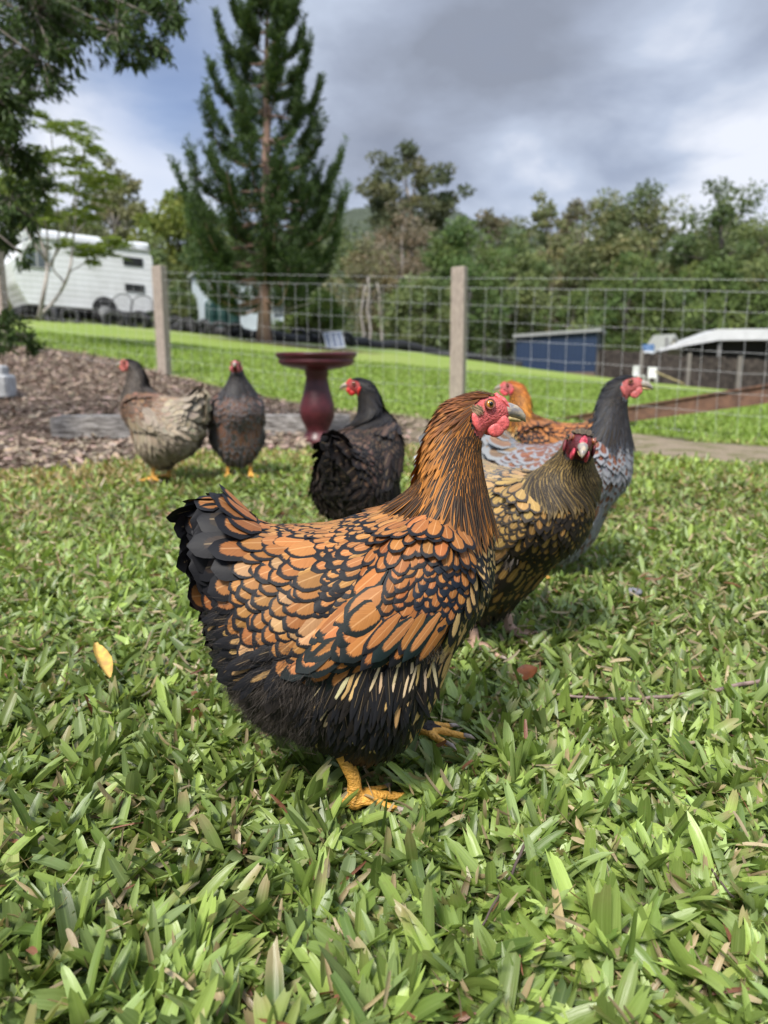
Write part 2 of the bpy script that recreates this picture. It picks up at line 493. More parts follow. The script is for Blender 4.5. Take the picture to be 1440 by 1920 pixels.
def masks(x, y):
    sd = poly_sd(x, y, MULCH)
    wob = .10*np.sin(x*2.3+y)+.08*np.sin(x*5.1-y*3.7)+.05*np.sin(x*11+y*9)
    ins = smoothstep(sd+wob*.8, -.12, .12)
    sandy = smoothstep(x + .35*wob, -.7, 0.9)
    mulch = ins*(1-sandy); dirt = ins*sandy
    lawn = (1-ins)*smoothstep(y, 5.0, 5.9)
    lawn = np.where(sd > 0, 0, lawn)
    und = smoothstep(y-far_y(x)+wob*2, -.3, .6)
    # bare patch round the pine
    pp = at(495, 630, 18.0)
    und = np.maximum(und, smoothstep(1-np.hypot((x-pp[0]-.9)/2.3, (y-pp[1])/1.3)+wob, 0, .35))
    return mulch, dirt, lawn, und
def build_ground():
    def axis(lo, hi, fine0, fine1, step, ratio=1.18):
        a = list(np.arange(fine0, fine1, step)); s = step
        while a[-1] < hi: s *= ratio; a.append(a[-1]+s)
        b = []; s = step; v = fine0
        while v > lo: s *= ratio; v -= s; b.append(v)
        return np.array(b[::-1]+a)
    xs = axis(-600, 600, -7, 6, .07); ys = axis(-60, 900, -.5, 11.5, .07, 1.12)
    X, Y = np.meshgrid(xs, ys)
    Z = ground_z(X, Y)
    mu, di, la, un = masks(X, Y)
    far = smoothstep(Y, 34, 42)
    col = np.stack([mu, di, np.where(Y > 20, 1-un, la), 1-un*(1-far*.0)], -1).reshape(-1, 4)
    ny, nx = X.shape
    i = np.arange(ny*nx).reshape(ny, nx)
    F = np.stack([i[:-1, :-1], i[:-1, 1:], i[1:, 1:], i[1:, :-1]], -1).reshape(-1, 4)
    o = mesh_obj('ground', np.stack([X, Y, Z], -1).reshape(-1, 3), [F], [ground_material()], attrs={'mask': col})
    setprops(o, kind='structure')
build_ground()

# ------------------------------------------------------------------ grass
def blades(name, x, y, L, W, head, tilt, bend, col, nu, nv, mat, z0=None, twist=None, blunt=None, jag=0.32):
    """many grass blades as one mesh; head: direction on the ground, tilt: angle above the ground"""
    N = len(x)
    z = ground_z(x, y) if z0 is None else z0
    t = np.linspace(0, 1, nv+1)
    a = np.linspace(-1, 1, nu+1)
    H = np.column_stack([np.cos(head), np.sin(head), np.zeros(N)])
    S = np.column_stack([-np.sin(head), np.cos(head), np.zeros(N)])
    U = np.array([0, 0, 1.0])
    if twist is None: twist = RNG.normal(0, .5, N)
    if blunt is None: blunt = RNG.random(N) < .72
    # centre line: starts at 'tilt', bends down
    ang = tilt[:, None]-bend[:, None]*t[None]                         # N,nv+1
    ds = L[:, None]/nv
    cx = np.concatenate([np.zeros((N, 1)), np.cumsum(np.cos(ang[:, 1:])*ds, 1)], 1)
    cz = np.concatenate([np.zeros((N, 1)), np.cumsum(np.sin(ang[:, 1:])*ds, 1)], 1)
    cz = np.maximum(cz, -.004)
    C = np.column_stack([x, y, z])[:, None]+H[:, None]*cx[..., None]+U*cz[..., None]
    wp = np.where(blunt[:, None], np.minimum(1, .50+t*1.5)*(1-.40*t**7), np.minimum(1, .6+t*1.6)*np.power(np.clip(1-t, 0, 1), .45)*1.1+.01)
    Nn = -H[:, None]*np.sin(ang)[..., None]+U*np.cos(ang)[..., None]
    ct, st = np.cos(twist), np.sin(twist)
    Sd = S[:, None]*ct[:, None, None]+Nn*st[:, None, None]
    Nd = -S[:, None]*st[:, None, None]+Nn*ct[:, None, None]
    half = W[:, None]*wp/2
    V = C[:, :, None]+Sd[:, :, None]*(half[:, :, None]*a)[..., None]+Nd[:, :, None]*(half[:, :, None]*.38*np.abs(a))[..., None]
    if nu > 1:   # ragged cut tips
        j = RNG.normal(0, jag, (N, nu+1))*W[:, None]*blunt[:, None]
        T = norm(C[:, -1]-C[:, -2])
        V[:, -1] += T[:, None]*j[..., None]
    nvv, nuu = nv+1, nu+1
    idx = np.arange(nvv*nuu).reshape(nvv, nuu)
    f = np.stack([idx[:-1, :-1], idx[:-1, 1:], idx[1:, 1:], idx[1:, :-1]], -1).reshape(-1, 4)
    F = (f[None]+(np.arange(N)*nvv*nuu)[:, None, None]).reshape(-1, 4)
    uu, vv = np.meshgrid((a+1)/2, t)
    off = RNG.random((N, 1))*5
    uv = np.stack([np.broadcast_to(uu.ravel(), (N, nvv*nuu)), np.broadcast_to(vv.ravel(), (N, nvv*nuu))+off*3], -1).reshape(-1, 2)
    tipc = np.array(col)[:, None, :]*np.ones((1, nvv*nuu, 1))
    # real blades are paler at the sheath, some have dry straw tips
    dry = (RNG.random(N) < .16)[:, None]*smoothstep(vv.ravel()[None], .55, 1.0)*RNG.random((N, 1))
    tipc = tipc*(1-dry[..., None])+np.array([.40, .31, .17])*dry[..., None]
    pale = (1-smoothstep(vv.ravel()[None], 0, .3))[..., None]*.35
    tipc = tipc*(1-pale)+np.array([.20, .22, .10])*pale
    return mesh_obj(name, V.reshape(-1, 3), [F], [mat], uv=uv, attrs={'bcol': tipc.reshape(-1, 3)})
def grass_cols(N, dry=.09, red=.03):
    g0 = np.array([.090, .145, .030]); g1 = np.array([.31, .41, .10]); g2 = np.array([.25, .33, .135])
    k = RNG.random((N, 1)); c = g0*(1-k)+g1*k
    k = (RNG.random((N, 1)) < .25)*RNG.random((N, 1)); c = c*(1-k)+g2*k
    c *= RNG.uniform(.75, 1.25, (N, 1))
    dry = np.broadcast_to(dry, N)
    d = RNG.random(N)
    m = d < dry
    c[m] = np.array([.38, .29, .17])*RNG.uniform(.6, 1.35, (m.sum(), 1))
    m = (d >= dry) & (d < dry+red)
    c[m] = np.array([.24, .10, .06])*RNG.uniform(.6, 1.3, (m.sum(), 1))
    return c
def frust(D, rmargin=1.14, back=.45):
    return 720/FPX*rmargin*D+back
def scatter(n, d0, d1):
    """random points on the ground between distances d0 and d1, a little wider than the view"""
    out = []
    w1 = frust(d1)
    while sum(len(o) for o in out) < n:
        y = RNG.uniform(d0, d1, n*2); x = RNG.uniform(-w1, w1, n*2)
        k = np.abs(x) < frust(y)
        out.append(np.column_stack([x, y])[k])
    return np.vstack(out)[:n]
FEET = [(-.033, .709, .042), (-.005, .708, .048), (.055, .83, .045), (.24, 1.10, .05)]     # grass pressed down where the hens stand
GRASS = leafmat('grass_blade', trans=.30, rough=.36, spec=.5)
GRASSF = leafmat('lawn_blade', trans=.35, rough=.55, bands=False)
def build_grass():
    # foreground: clumps of broad blades fanning out of creeping runners
    def clumpy(n, d0, d1, per, Lm, Wm):
        c = scatter(n, d0, d1)
        k = RNG.integers(per[0], per[1]+1, n)
        i = np.repeat(np.arange(n), k); N = len(i)
        base = c[i]+RNG.normal(0, .005, (N, 2))
        hd = RNG.uniform(0, 2*PI, n)[i]+RNG.normal(0, .60, N)
        sc = RNG.uniform(.6, 1.35, n)[i]
        L = Lm*sc*RNG.uniform(.6, 1.25, N); W = Wm*RNG.uniform(.7, 1.25, N)*np.sqrt(sc)
        tilt = np.clip(RNG.normal(.40, .25, n)[i]+RNG.normal(.15, .30, N), .05, 1.45)
        bend = RNG.normal(.45, .4, N)
        return base[:, 0], base[:, 1], L, W, hd, tilt, bend, i
    parts = []
    def seg(n, d0, d1, per, Lm, Wm, nu, nv, nm):
        x, y, L, W, hd, ti, be, idc = clumpy(n, d0, d1, per, Lm, Wm)
        mu, di, la, un = masks(x, y)
        keep = RNG.random(len(x)) > smoothstep(mu+di, .1, .75)*1.0
        # straw coloured strip beside the mulch
        sd = -poly_sd(x, y, MULCH)
        nearm = 1-smoothstep(sd, .1, 1.1)
        patch = smoothstep(np.sin(x*2.1+1.3)*np.sin(y*1.7+.4)+.4*np.sin(x*6.3)*np.sin(y*5.1), .1, .9)
        dry = .095+.40*nearm*(x < 1.2)+.07*patch
        col = grass_cols(len(x), dry, .012)*RNG.uniform(.72, 1.3, n)[idc][:, None]
        dr = (col[:, 0] > col[:, 1]*1.05) & (y < 2.2); W = np.where(dr, W*.5, W); L = np.where(dr, L*.75, L)
        tone = 1+.16*np.sin(x*3.3+.7)*np.sin(y*2.9)+.10*np.sin(x*9+2)*np.sin(y*8)
        col *= tone[:, None]
        fade = smoothstep(y, 1.2, 3.5)[:, None]
        col = col*(1-fade)+col*np.array([1.22, 1.20, 1.05])*fade
        for fx, fy, fr in FEET:
            q = np.hypot(x-fx, y-fy); f_ = 1-.6*(1-smoothstep(q, fr*.6, fr)); L = L*f_; ti = ti*f_
        k = keep
        o = blades(nm, x[k], y[k], L[k], W[k], hd[k], ti[k], be[k], col[k], nu, nv, GRASS)
        return o
    objs = [seg(10800, .28, 1.0, (4, 7), .044, .0112, 4, 7, 'grass'),
            seg(15500, 1.0, 2.1, (4, 6), .038, .0096, 2, 4, 'grass'),
            seg(29000, 2.1, 5.0, (3, 4), .036, .0095, 2, 3, 'grass')]
    # dead clippings and straw lying among the blades
    n = 9000
    c = scatter(n, .3, 2.4)
    col = np.array([.46, .36, .22])*RNG.uniform(.5, 1.3, (n, 1))
    rr = RNG.random(n) < .08; col[rr] = np.array([.30, .12, .08])*RNG.uniform(.6, 1.2, (rr.sum(), 1))
    objs.append(blades('grass', c[:, 0], c[:, 1], RNG.uniform(.012, .038, n), RNG.uniform(.001, .0055, n), RNG.uniform(0, 2*PI, n),
                RNG.normal(.15, .3, n), RNG.normal(.1, .5, n), col, 2, 4, GRASS, z0=ground_z(c[:, 0], c[:, 1])+RNG.uniform(.006, .034, n), twist=RNG.normal(0, 1.0, n), blunt=np.ones(n, bool)))
    bpy.ops.object.select_all(action='DESELECT')
    for o in objs: o.select_set(True)
    bpy.context.view_layer.objects.active = objs[0]
    bpy.ops.object.join()
    o = objs[0]; o.name = 'grass'
    setprops(o, 'broad-bladed green buffalo grass with dry straw bits under the hens', 'grass', kind='stuff')
    # paddock beyond the fence
    n = 90000
    c = scatter(n, 5.3, 14)
    mu, di, la, un = masks(c[:, 0], c[:, 1])
    k = (RNG.random(n) > (mu+di+un)*1.3) & (poly_sd(c[:, 0], c[:, 1], MULCH) < 0)
    c = c[k]; n = len(c)
    col = np.array([.21, .305, .060])*RNG.uniform(.6, 1.5, (n, 1))
    o = blades('lawn', c[:, 0], c[:, 1], RNG.uniform(.03, .06, n), RNG.uniform(.010, .02, n), RNG.uniform(0, 2*PI, n), RNG.uniform(.5, 1.4, n), RNG.uniform(0, .6, n), col, 1, 2, GRASSF)
    setprops(o, 'bright green mown lawn sloping up beyond the wire fence', 'lawn', kind='stuff')
build_grass()

def build_mulch():
    n = 42000
    x = RNG.uniform(-7.5, 1.6, n); y = RNG.uniform(3.0, 10.5, n)
    mu, di, la, un = masks(x, y)
    sd = poly_sd(x, y, MULCH)
    k = (RNG.random(n) < mu+.08*di) & (sd > -.15+RNG.random(n)*.2) & (np.abs(x) < frust(y)+.3)
    x = x[k]; y = y[k]; n = len(x)
    col = np.array([.29, .215, .17])*RNG.uniform(.35, 1.6, (n, 1))*(1+RNG.normal(0, .05, (n, 3)))
    L = RNG.uniform(.02, .075, n); W = RNG.uniform(.008, .026, n)
    m = pmat('bark', (.2, .15, .11), .85)
    nt = m.node_tree; a = nt.nodes.new('ShaderNodeAttribute'); a.attribute_name = 'bcol'
    pn = [q for q in nt.nodes if q.type == 'BSDF_PRINCIPLED'][0]
    nt.links.new(a.outputs['Color'], pn.inputs['Base Color'])
    o = blades('bark_mulch', x, y, L, W, RNG.uniform(0, 2*PI, n), RNG.normal(.05, .25, n), RNG.normal(.1, .3, n), np.clip(col, 0, .8), 1, 2, m,
               z0=ground_z(x, y)+RNG.uniform(.003, .02, n), twist=RNG.normal(0, .5, n), blunt=np.ones(n, bool))
    setprops(o, 'brown shredded bark mulch covering the bed around the sleepers', 'mulch', kind='stuff')
build_mulch()
# ------------------------------------------------------------------ hens: one template traced from the near hen
HX0, HY0, HYAW = -0.034, 0.760, R(8)
PXM = 1/1850.0                       # metres per photo pixel on the near hen
def h_plane(px, py):
    """pixel -> hen-local (x, z) on the hen's middle plane"""
    d = ray(px, py); c, s = math.cos(HYAW), math.sin(HYAW)
    t = (HY0*c-HX0*s)/(d[1]*c-d[0]*s)
    return np.array([(t*d[0]-HX0)*c+(t*d[1]-HY0)*s, CAMH+t*d[2]])
def h_px(P):
    """hen-local point (mirrored to the near flank) -> pixel in the near hen's view"""
    P = np.asarray(P, float); c, s = math.cos(HYAW), math.sin(HYAW)
    y = -np.abs(P[..., 1])
    return toPx(np.stack([HX0+P[..., 0]*c-y*s, HY0+P[..., 0]*s+y*c, P[..., 2]], -1))
#        top px        bottom px     half width m   inset px
SECT = [((362, 950), (372, 1090), .006, 6),
        ((405, 928), (398, 1140), .024, 8),
        ((455, 935), (410, 1215), .048, 12),
        ((505, 968), (440, 1285), .072, 14),
        ((560, 972), (500, 1345), .088, 14),
        ((630, 966), (588, 1374), .096, 14),
        ((695, 950), (690, 1396), .098, 12),
        ((748, 930), (772, 1345), .093, 12),
        ((780, 905), (846, 1215), .084, 12),
        ((792, 870), (915, 1110), .066, 12),
        ((795, 836), (925, 1010), .047, 11),
        ((804, 800), (912, 930), .034, 10),
        ((820, 768), (907, 880), .026, 9),
        ((846, 744), (906, 842), .0225, 7),
        ((876, 735), (914, 820), .0205, 5),
        ((905, 732), (930, 812), .0185, 4),
        ((932, 737), (947, 801), .0145, 3),
        ((951, 752), (955, 793), .0100, 2),
        ((959, 766), (959, 785), .0055, 2)]
def catmull(A, n):
    A = np.asarray(A, float); m = len(A)
    u = np.linspace(0, m-1, n); i = np.clip(u.astype(int), 0, m-2); f = (u-i)[:, None]
    g = lambda k: A[np.clip(k, 0, m-1)]
    p0, p1, p2, p3 = g(i-1), g(i), g(i+1), g(i+2)
    return .5*(2*p1+(p2-p0)*f+(2*p0-5*p1+4*p2-p3)*f*f+(3*p1-p0-3*p2+p3)*f**3)
WINGPOLY = [(722, 985), (800, 962), (868, 985), (908, 1050), (905, 1110), (872, 1168), (815, 1205), (740, 1222), (640, 1243), (585, 1243), (578, 1222), (640, 1150), (690, 1080)]
NECKPOLY = [(735, 938), (778, 905), (784, 860), (788, 815), (808, 770), (845, 728), (900, 708), (955, 716), (962, 745), (940, 742), (903, 750), (886, 770), (886, 800), (898, 818), (925, 832), (928, 870), (921, 915), (903, 950), (885, 972), (860, 962), (810, 942)]
FACEPOLY = [(884, 782), (892, 755), (905, 744), (936, 738), (955, 735), (1000, 745), (1000, 830), (936, 822), (905, 828), (892, 815)]
WING_S = [(s_[0], s_[1]) for s_ in WINGPOLY]
def zones(px, py):
    n = len(px)
    Z = dict(key=np.full(n, 'fluff', dtype='<U10'), L=np.full(n, 58.), W=np.full(n, 34.), A=np.full(n, 240.), S=np.full(n, .55), r=np.full(n, 17.), off=np.zeros(n), lift=np.full(n, .16))
    def st(m, key, **k):
        Z['key'][m] = key
        for a, v in k.items():
            Z[a][m] = v[m] if isinstance(v, np.ndarray) else v
    Z['A'] = np.interp(px, [380, 520, 620, 760, 860], [205, 232, 250, 262, 258])
    st((py > 1225) & (px > 600), 'streak', L=72., W=np.interp(py, [1230, 1420], [14, 24]), S=.85, r=9.5, lift=.08, off=.0025)
    st((py > 1120) & (py < 1270) & (px < 575), 'under', L=72., W=30., S=.7, r=19., A=np.interp(px, [380, 575], [185, 215]), lift=.12)
    edge = np.interp(px, [380, 430, 480, 560, 600, 640, 720, 800], [1000, 1120, 1185, 1222, 1235, 1240, 1235, 1200])
    back = (py < edge)
    a = np.interp(py, [930, 985, 1050, 1120, 1200], [181, 188, 203, 214, 218])
    st(back, 'cushion', L=56., W=42., S=.18, r=17.5, A=a, lift=.09)
    st(back & (py < 1005) & (px > 500), 'saddle', L=38., W=19., S=.4, r=10., A=np.interp(px, [500, 780], [183, 200]), lift=.06)
    st(back & (px > 620) & (px < 760) & (py >= 1005), 'midback', L=42., W=26., S=.2, r=12., A=np.interp(py, [1000, 1150], [200, 222]), lift=.07)
    st((px < 520) & (py < 1125) & (px < 505+(1020-py)*.45), 'tailcov', L=np.interp(py, [940, 1000], [52, 80]), W=52., S=.12, r=24., A=np.interp(py, [930, 1000, 1100], [170, 178, 196]), lift=.04)
    st((px < 392) & (py < 1180), 'tail', L=50., W=46., S=.2, r=22., A=np.interp(py, [930, 1080], [150, 205]), lift=.06)
    st((px > 700) & (py >= 905) & (py < 1010), 'shtop', L=44., W=25., S=.2, r=12.5, A=np.interp(px, [700, 860], [200, 250]), lift=.07)
    w = inpoly(px, py, WINGPOLY)
    st(w, 'wing', L=46., W=29., S=.12, r=14.5, A=np.interp(py, [980, 1060, 1150, 1240], [262, 252, 232, 212]), lift=.07, off=.002)
    st(w & (px > 790) & (py > 1020) & (py < 1140), 'wingdark', L=36., W=22., S=.12, r=11., A=np.interp(py, [980, 1060, 1150], [262, 255, 240]), lift=.07, off=.002)
    st(w & (py > 1145), 'flight', L=84., W=27., S=.2, r=15.5, A=np.interp(px, [580, 720, 880], [212, 222, 240]), lift=.03, off=.004)
    st(w & (px < 730) & (py > 1060), 'wingbar', L=84., W=42., S=.1, r=21.0, A=220., lift=.04, off=.003)
    ch = (px > np.interp(py, [960, 1050, 1110, 1180, 1300, 1400], [862, 882, 874, 842, 790, 762])) & (py > 940)
    st(ch, 'breast', L=np.interp(py, [950, 1100, 1200], [44, 50, 62]), W=np.interp(py, [950, 1100, 1200], [22, 26, 33]), S=.45, r=np.interp(py, [950, 1100, 1200], [11.5, 14, 19]), A=np.interp(py, [940, 1050, 1200, 1400], [275, 268, 242, 236]), lift=.06)
    nk = inpoly(px, py, NECKPOLY)
    A = np.interp(py, [720, 755, 790, 860, 940, 1010], [183, 205, 236, 250, 254, 264])+(px-860)*.16
    st(nk, 'hackle', L=np.interp(py, [725, 790, 860, 930, 1010], [26, 54, 78, 76, 60]), W=np.interp(py, [725, 790, 860, 930], [6, 7.5, 9.5, 11.5]), S=.75,
       r=np.interp(py, [725, 790, 860, 930], [3.8, 5.0, 6.4, 7.4]), A=A, off=np.interp(py, [725, 850, 930], [.0, .001, .005]), lift=.035)
    f = inpoly(px, py, FACEPOLY)
    Z['key'][f] = ''
    m = (~nk) & (~f) & (px > 775) & (py < 885) & ~((py > 850) & (px < 790))
    st(m, 'hackle', L=50., W=10., S=.75, r=7., A=A, lift=.03)
    return Z
NU, NW = 150, 96
def build_template():
    T = []; B = []; W = []
    for (t, b, w, ins) in SECT:
        a, c = h_plane(*t), h_plane(*b)
        d = (a-c)/np.linalg.norm(a-c)*ins*PXM
        T.append(a-d); B.append(c+d); W.append([w])
    T, B, W = catmull(T, NU), catmull(B, NU), catmull(W, NU)[:, 0]
    ph = np.linspace(0, 2*PI, NW, endpoint=False)
    C = (T+B)/2; E = (T-B)/2
    ex = .92
    cs = np.sign(np.cos(ph))*np.abs(np.cos(ph))**ex; sn = np.sign(np.sin(ph))*np.abs(np.sin(ph))**ex
    G = np.zeros((NU, NW, 3))
    G[..., 0] = C[:, :1]+E[:, :1]*cs
    G[..., 2] = C[:, 1:]+E[:, 1:]*cs
    G[..., 1] = -W[:, None]*sn
    def normals(G):
        du = np.gradient(G, axis=0); dv = np.roll(G, -1, 1)-np.roll(G, 1, 1)
        N = norm(np.cross(dv, du))
        c = G.mean(axis=1, keepdims=True)
        s = np.sign(np.sum(N*(G-c), -1)); s[s == 0] = 1
        return N*s[..., None]
    N = normals(G)
    px, py = h_px(G)
    sd = poly_sd(px, py, WINGPOLY)
    side = smoothstep(np.abs(N[..., 1]), .2, .6)
    G = G+N*(side*smoothstep(sd, -8, 45)*.013)[..., None]
    # thigh and fluff lobes
    lobe = np.exp(-((px-700)/90)**2-((py-1320)/90)**2)*.010+np.exp(-((px-520)/80)**2-((py-1270)/80)**2)*.008
    G = G+N*(lobe*side)[..., None]
    return G, normals(G)
TG, TN = build_template()
def surf_at(px, py):
    qx, qy = h_px(TG)
    near = TG[..., 1] < 0
    d = np.where(near, (qx-px)**2+(qy-py)**2, 1e12)
    i = np.unravel_index(np.argmin(d), d.shape)
    return TG[i].copy(), TN[i].copy()
def sample_feathers(scale=1.0, seed=3):
    rg = np.random.default_rng(seed)
    G2 = np.concatenate([TG, TG[:, :1]], 1); N2 = np.concatenate([TN, TN[:, :1]], 1)
    a = G2[1:, :-1]-G2[:-1, :-1]; b = G2[:-1, 1:]-G2[:-1, :-1]
    area = np.linalg.norm(np.cross(a, b), axis=-1)
    # the neck carries far smaller feathers: weight its samples up
    uu = np.linspace(0, 1, NU-1)[:, None]
    wt = (area*(1+11*smoothstep(uu, .56, .68))).ravel(); wt /= wt.sum()
    n = int(70000/scale**1.2)
    q = rg.choice(len(wt), n, p=wt); i, j = np.unravel_index(q, area.shape)
    f, g = rg.random((n, 1)), rg.random((n, 1))
    P = (G2[i, j]*(1-f)*(1-g)+G2[i+1, j]*f*(1-g)+G2[i, j+1]*(1-f)*g+G2[i+1, j+1]*f*g)
    Nn = norm(N2[i, j]*(1-f)*(1-g)+N2[i+1, j]*f*(1-g)+N2[i, j+1]*(1-f)*g+N2[i+1, j+1]*f*g)
    px, py = h_px(P)
    Z = zones(px, py)
    keep = []
    cell = .012; grid = {}
    r = Z['r']*PXM*scale
    ok = Z['key'] != ''
    for k in range(n):
        if not ok[k]: continue
        p = P[k]; rk = r[k]
        c = (int(p[0]//cell), int(p[1]//cell), int(p[2]//cell))
        m = max(1, int(rk//cell)+1); bad = False
        for ax in range(c[0]-m, c[0]+m+1):
            for ay in range(c[1]-m, c[1]+m+1):
                for az in range(c[2]-m, c[2]+m+1):
                    for (x_, y_, z_, r_) in grid.get((ax, ay, az), ()):
                        dd = (x_-p[0])**2+(y_-p[1])**2+(z_-p[2])**2
                        if dd < (.5*(rk+r_))**2: bad = True; break
                    if bad: break
                if bad: break
            if bad: break
        if bad: continue
        grid.setdefault(c, []).append((p[0], p[1], p[2], rk)); keep.append(k)
    keep = np.array(keep)
    S = {k: v[keep] for k, v in Z.items()}
    S['P'] = P[keep]; S['N'] = Nn[keep]; S['px'] = px[keep]; S['py'] = py[keep]
    A = np.radians(S['A'])
    D = np.column_stack([np.cos(A), np.zeros(len(A)), np.sin(A)])
    # chest and rear faces: let the feathers fall with the surface
    D = D-np.sum(D*S['N'], 1, keepdims=True)*S['N']
    D = norm(D)
    S['D'] = D
    S['L'] = S['L']*PXM*scale**.5*1.12; S['W'] = S['W']*PXM*scale*1.12
    return S
def feather_verts(P, D, N, L, W, shape, lift, nu, nv, rg, camber=.13):
    n = len(P)
    t = np.linspace(0, 1, nv+1); a = np.linspace(-1, 1, nu+1)
    rnd = np.where(t[None] < .6, np.minimum(1, .35+t[None]*2.2), np.sqrt(np.clip(1-((t[None]-.6)/.4)**2, 0.0, 1)))
    pnt = np.minimum(1, .4+t[None]*2.4)*np.power(np.clip(1-t[None], 0, 1), .62)*1.15
    w = rnd*(1-shape[:, None])+pnt*shape[:, None]
    w = np.minimum(w, 1)
    w[:, -1] = .05
    Sd = norm(np.cross(D, N))
    cur = lift[:, None]*(t[None]-.30*t[None]**4)
    C = P[:, None]-N[:, None]*.0020+D[:, None]*(L[:, None]*t)[..., None]+N[:, None]*(L[:, None]*cur*1.6)[..., None]
    side = (W[:, None]*w/2)[:, :, None]*a
    V = C[:, :, None]+Sd[:, None, None]*side[..., None]-N[:, None, None]*(camber*(W[:, None]*w/2)[:, :, None]*a**2)[..., None]
    nvv, nuu = nv+1, nu+1
    idx = np.arange(nvv*nuu).reshape(nvv, nuu)
    f = np.stack([idx[:-1, :-1], idx[:-1, 1:], idx[1:, 1:], idx[1:, :-1]], -1).reshape(-1, 4)
    F = (f[None]+(np.arange(n)*nvv*nuu)[:, None, None]).reshape(-1, 4)
    uu, vv = np.meshgrid((a+1)/2, t)
    uv = np.tile(np.column_stack([uu.ravel(), vv.ravel()]), (n, 1))
    return V.reshape(-1, 3), F, uv, nvv*nuu

# palettes: zone -> list of (share, centre colour, lace colour, lace width)
BLK = (.010, .010, .012)
def PAL(**k): return k
GOLD = PAL(
    hackle=None,
    saddle=[(1, (0.368, 0.168, 0.054), BLK, .42)], shtop=[(1, (0.359, 0.158, 0.048), BLK, .44)], midback=[(1, (0.350, 0.151, 0.046), BLK, .45)],
    cushion=[(.82, (0.340, 0.145, 0.043), BLK, .23), (.18, (0.432, 0.245, 0.114), BLK, .17)],
    tailcov=[(.75, (0.313, 0.128, 0.042), BLK, .34), (.25, (.03, .02, .015), BLK, .5)], tail=[(1, (.012, .011, .012), BLK, .5)],
    wing=[(1, (0.331, 0.126, 0.036), BLK, .27)], wingdark=[(.55, (0.350, 0.138, 0.041), (.009, .011, .016), .34), (.45, (0.313, 0.122, 0.042), (.010, .014, .022), .46)],
    flight=[(.6, (0.350, 0.138, 0.041), BLK, .26), (.4, (0.386, 0.173, 0.060), (.010, .018, .018), .45)],
    wingbar=[(.95, (0.350, 0.138, 0.041), (.010, .014, .014), .28), (.05, (.016, .022, .022), BLK, .5)],
    breast=[(.72, (0.552, 0.357, 0.144), BLK, .30), (.28, (0.506, 0.337, 0.144), BLK, .6)],
    streak=[(.32, (0.570, 0.449, 0.264), (.012, .010, .009), .62), (.10, (0.552, 0.367, 0.144), (.012, .010, .009), .40), (.78, (.014, .012, .011), BLK, .5)],
    under=[(.4, (0.460, 0.275, 0.108), BLK, .62), (.6, (.014, .012, .012), BLK, .5)], fluff=[(1, (.026, .021, .019), (.018, .015, .014), .5)])
def hackle_cols(px, py, rg, top, edge, mid, low):
    """hackle: top = plain crown colour, then dark stripe with a coloured edge"""
    n = len(px)
    k = smoothstep(py+rg.normal(0, 14, n), 735, 830)[:, None]
    lowk = smoothstep(py+rg.normal(0, 24, n), 870, 980)[:, None]
    f = np.array(top)*(1-k)+np.array(mid)*k
    e = np.array(top)*(1-k)*1.3+np.array(edge)*k
    e = e*(1-lowk*.8)+np.array(low)*lowk*.8
    v = rg.uniform(.55, 1.4, (n, 1))
    return f*v, e*v, np.interp(py, [760, 830, 960], [.46, .40, .33])
class HenKind: pass
SAMP = {}
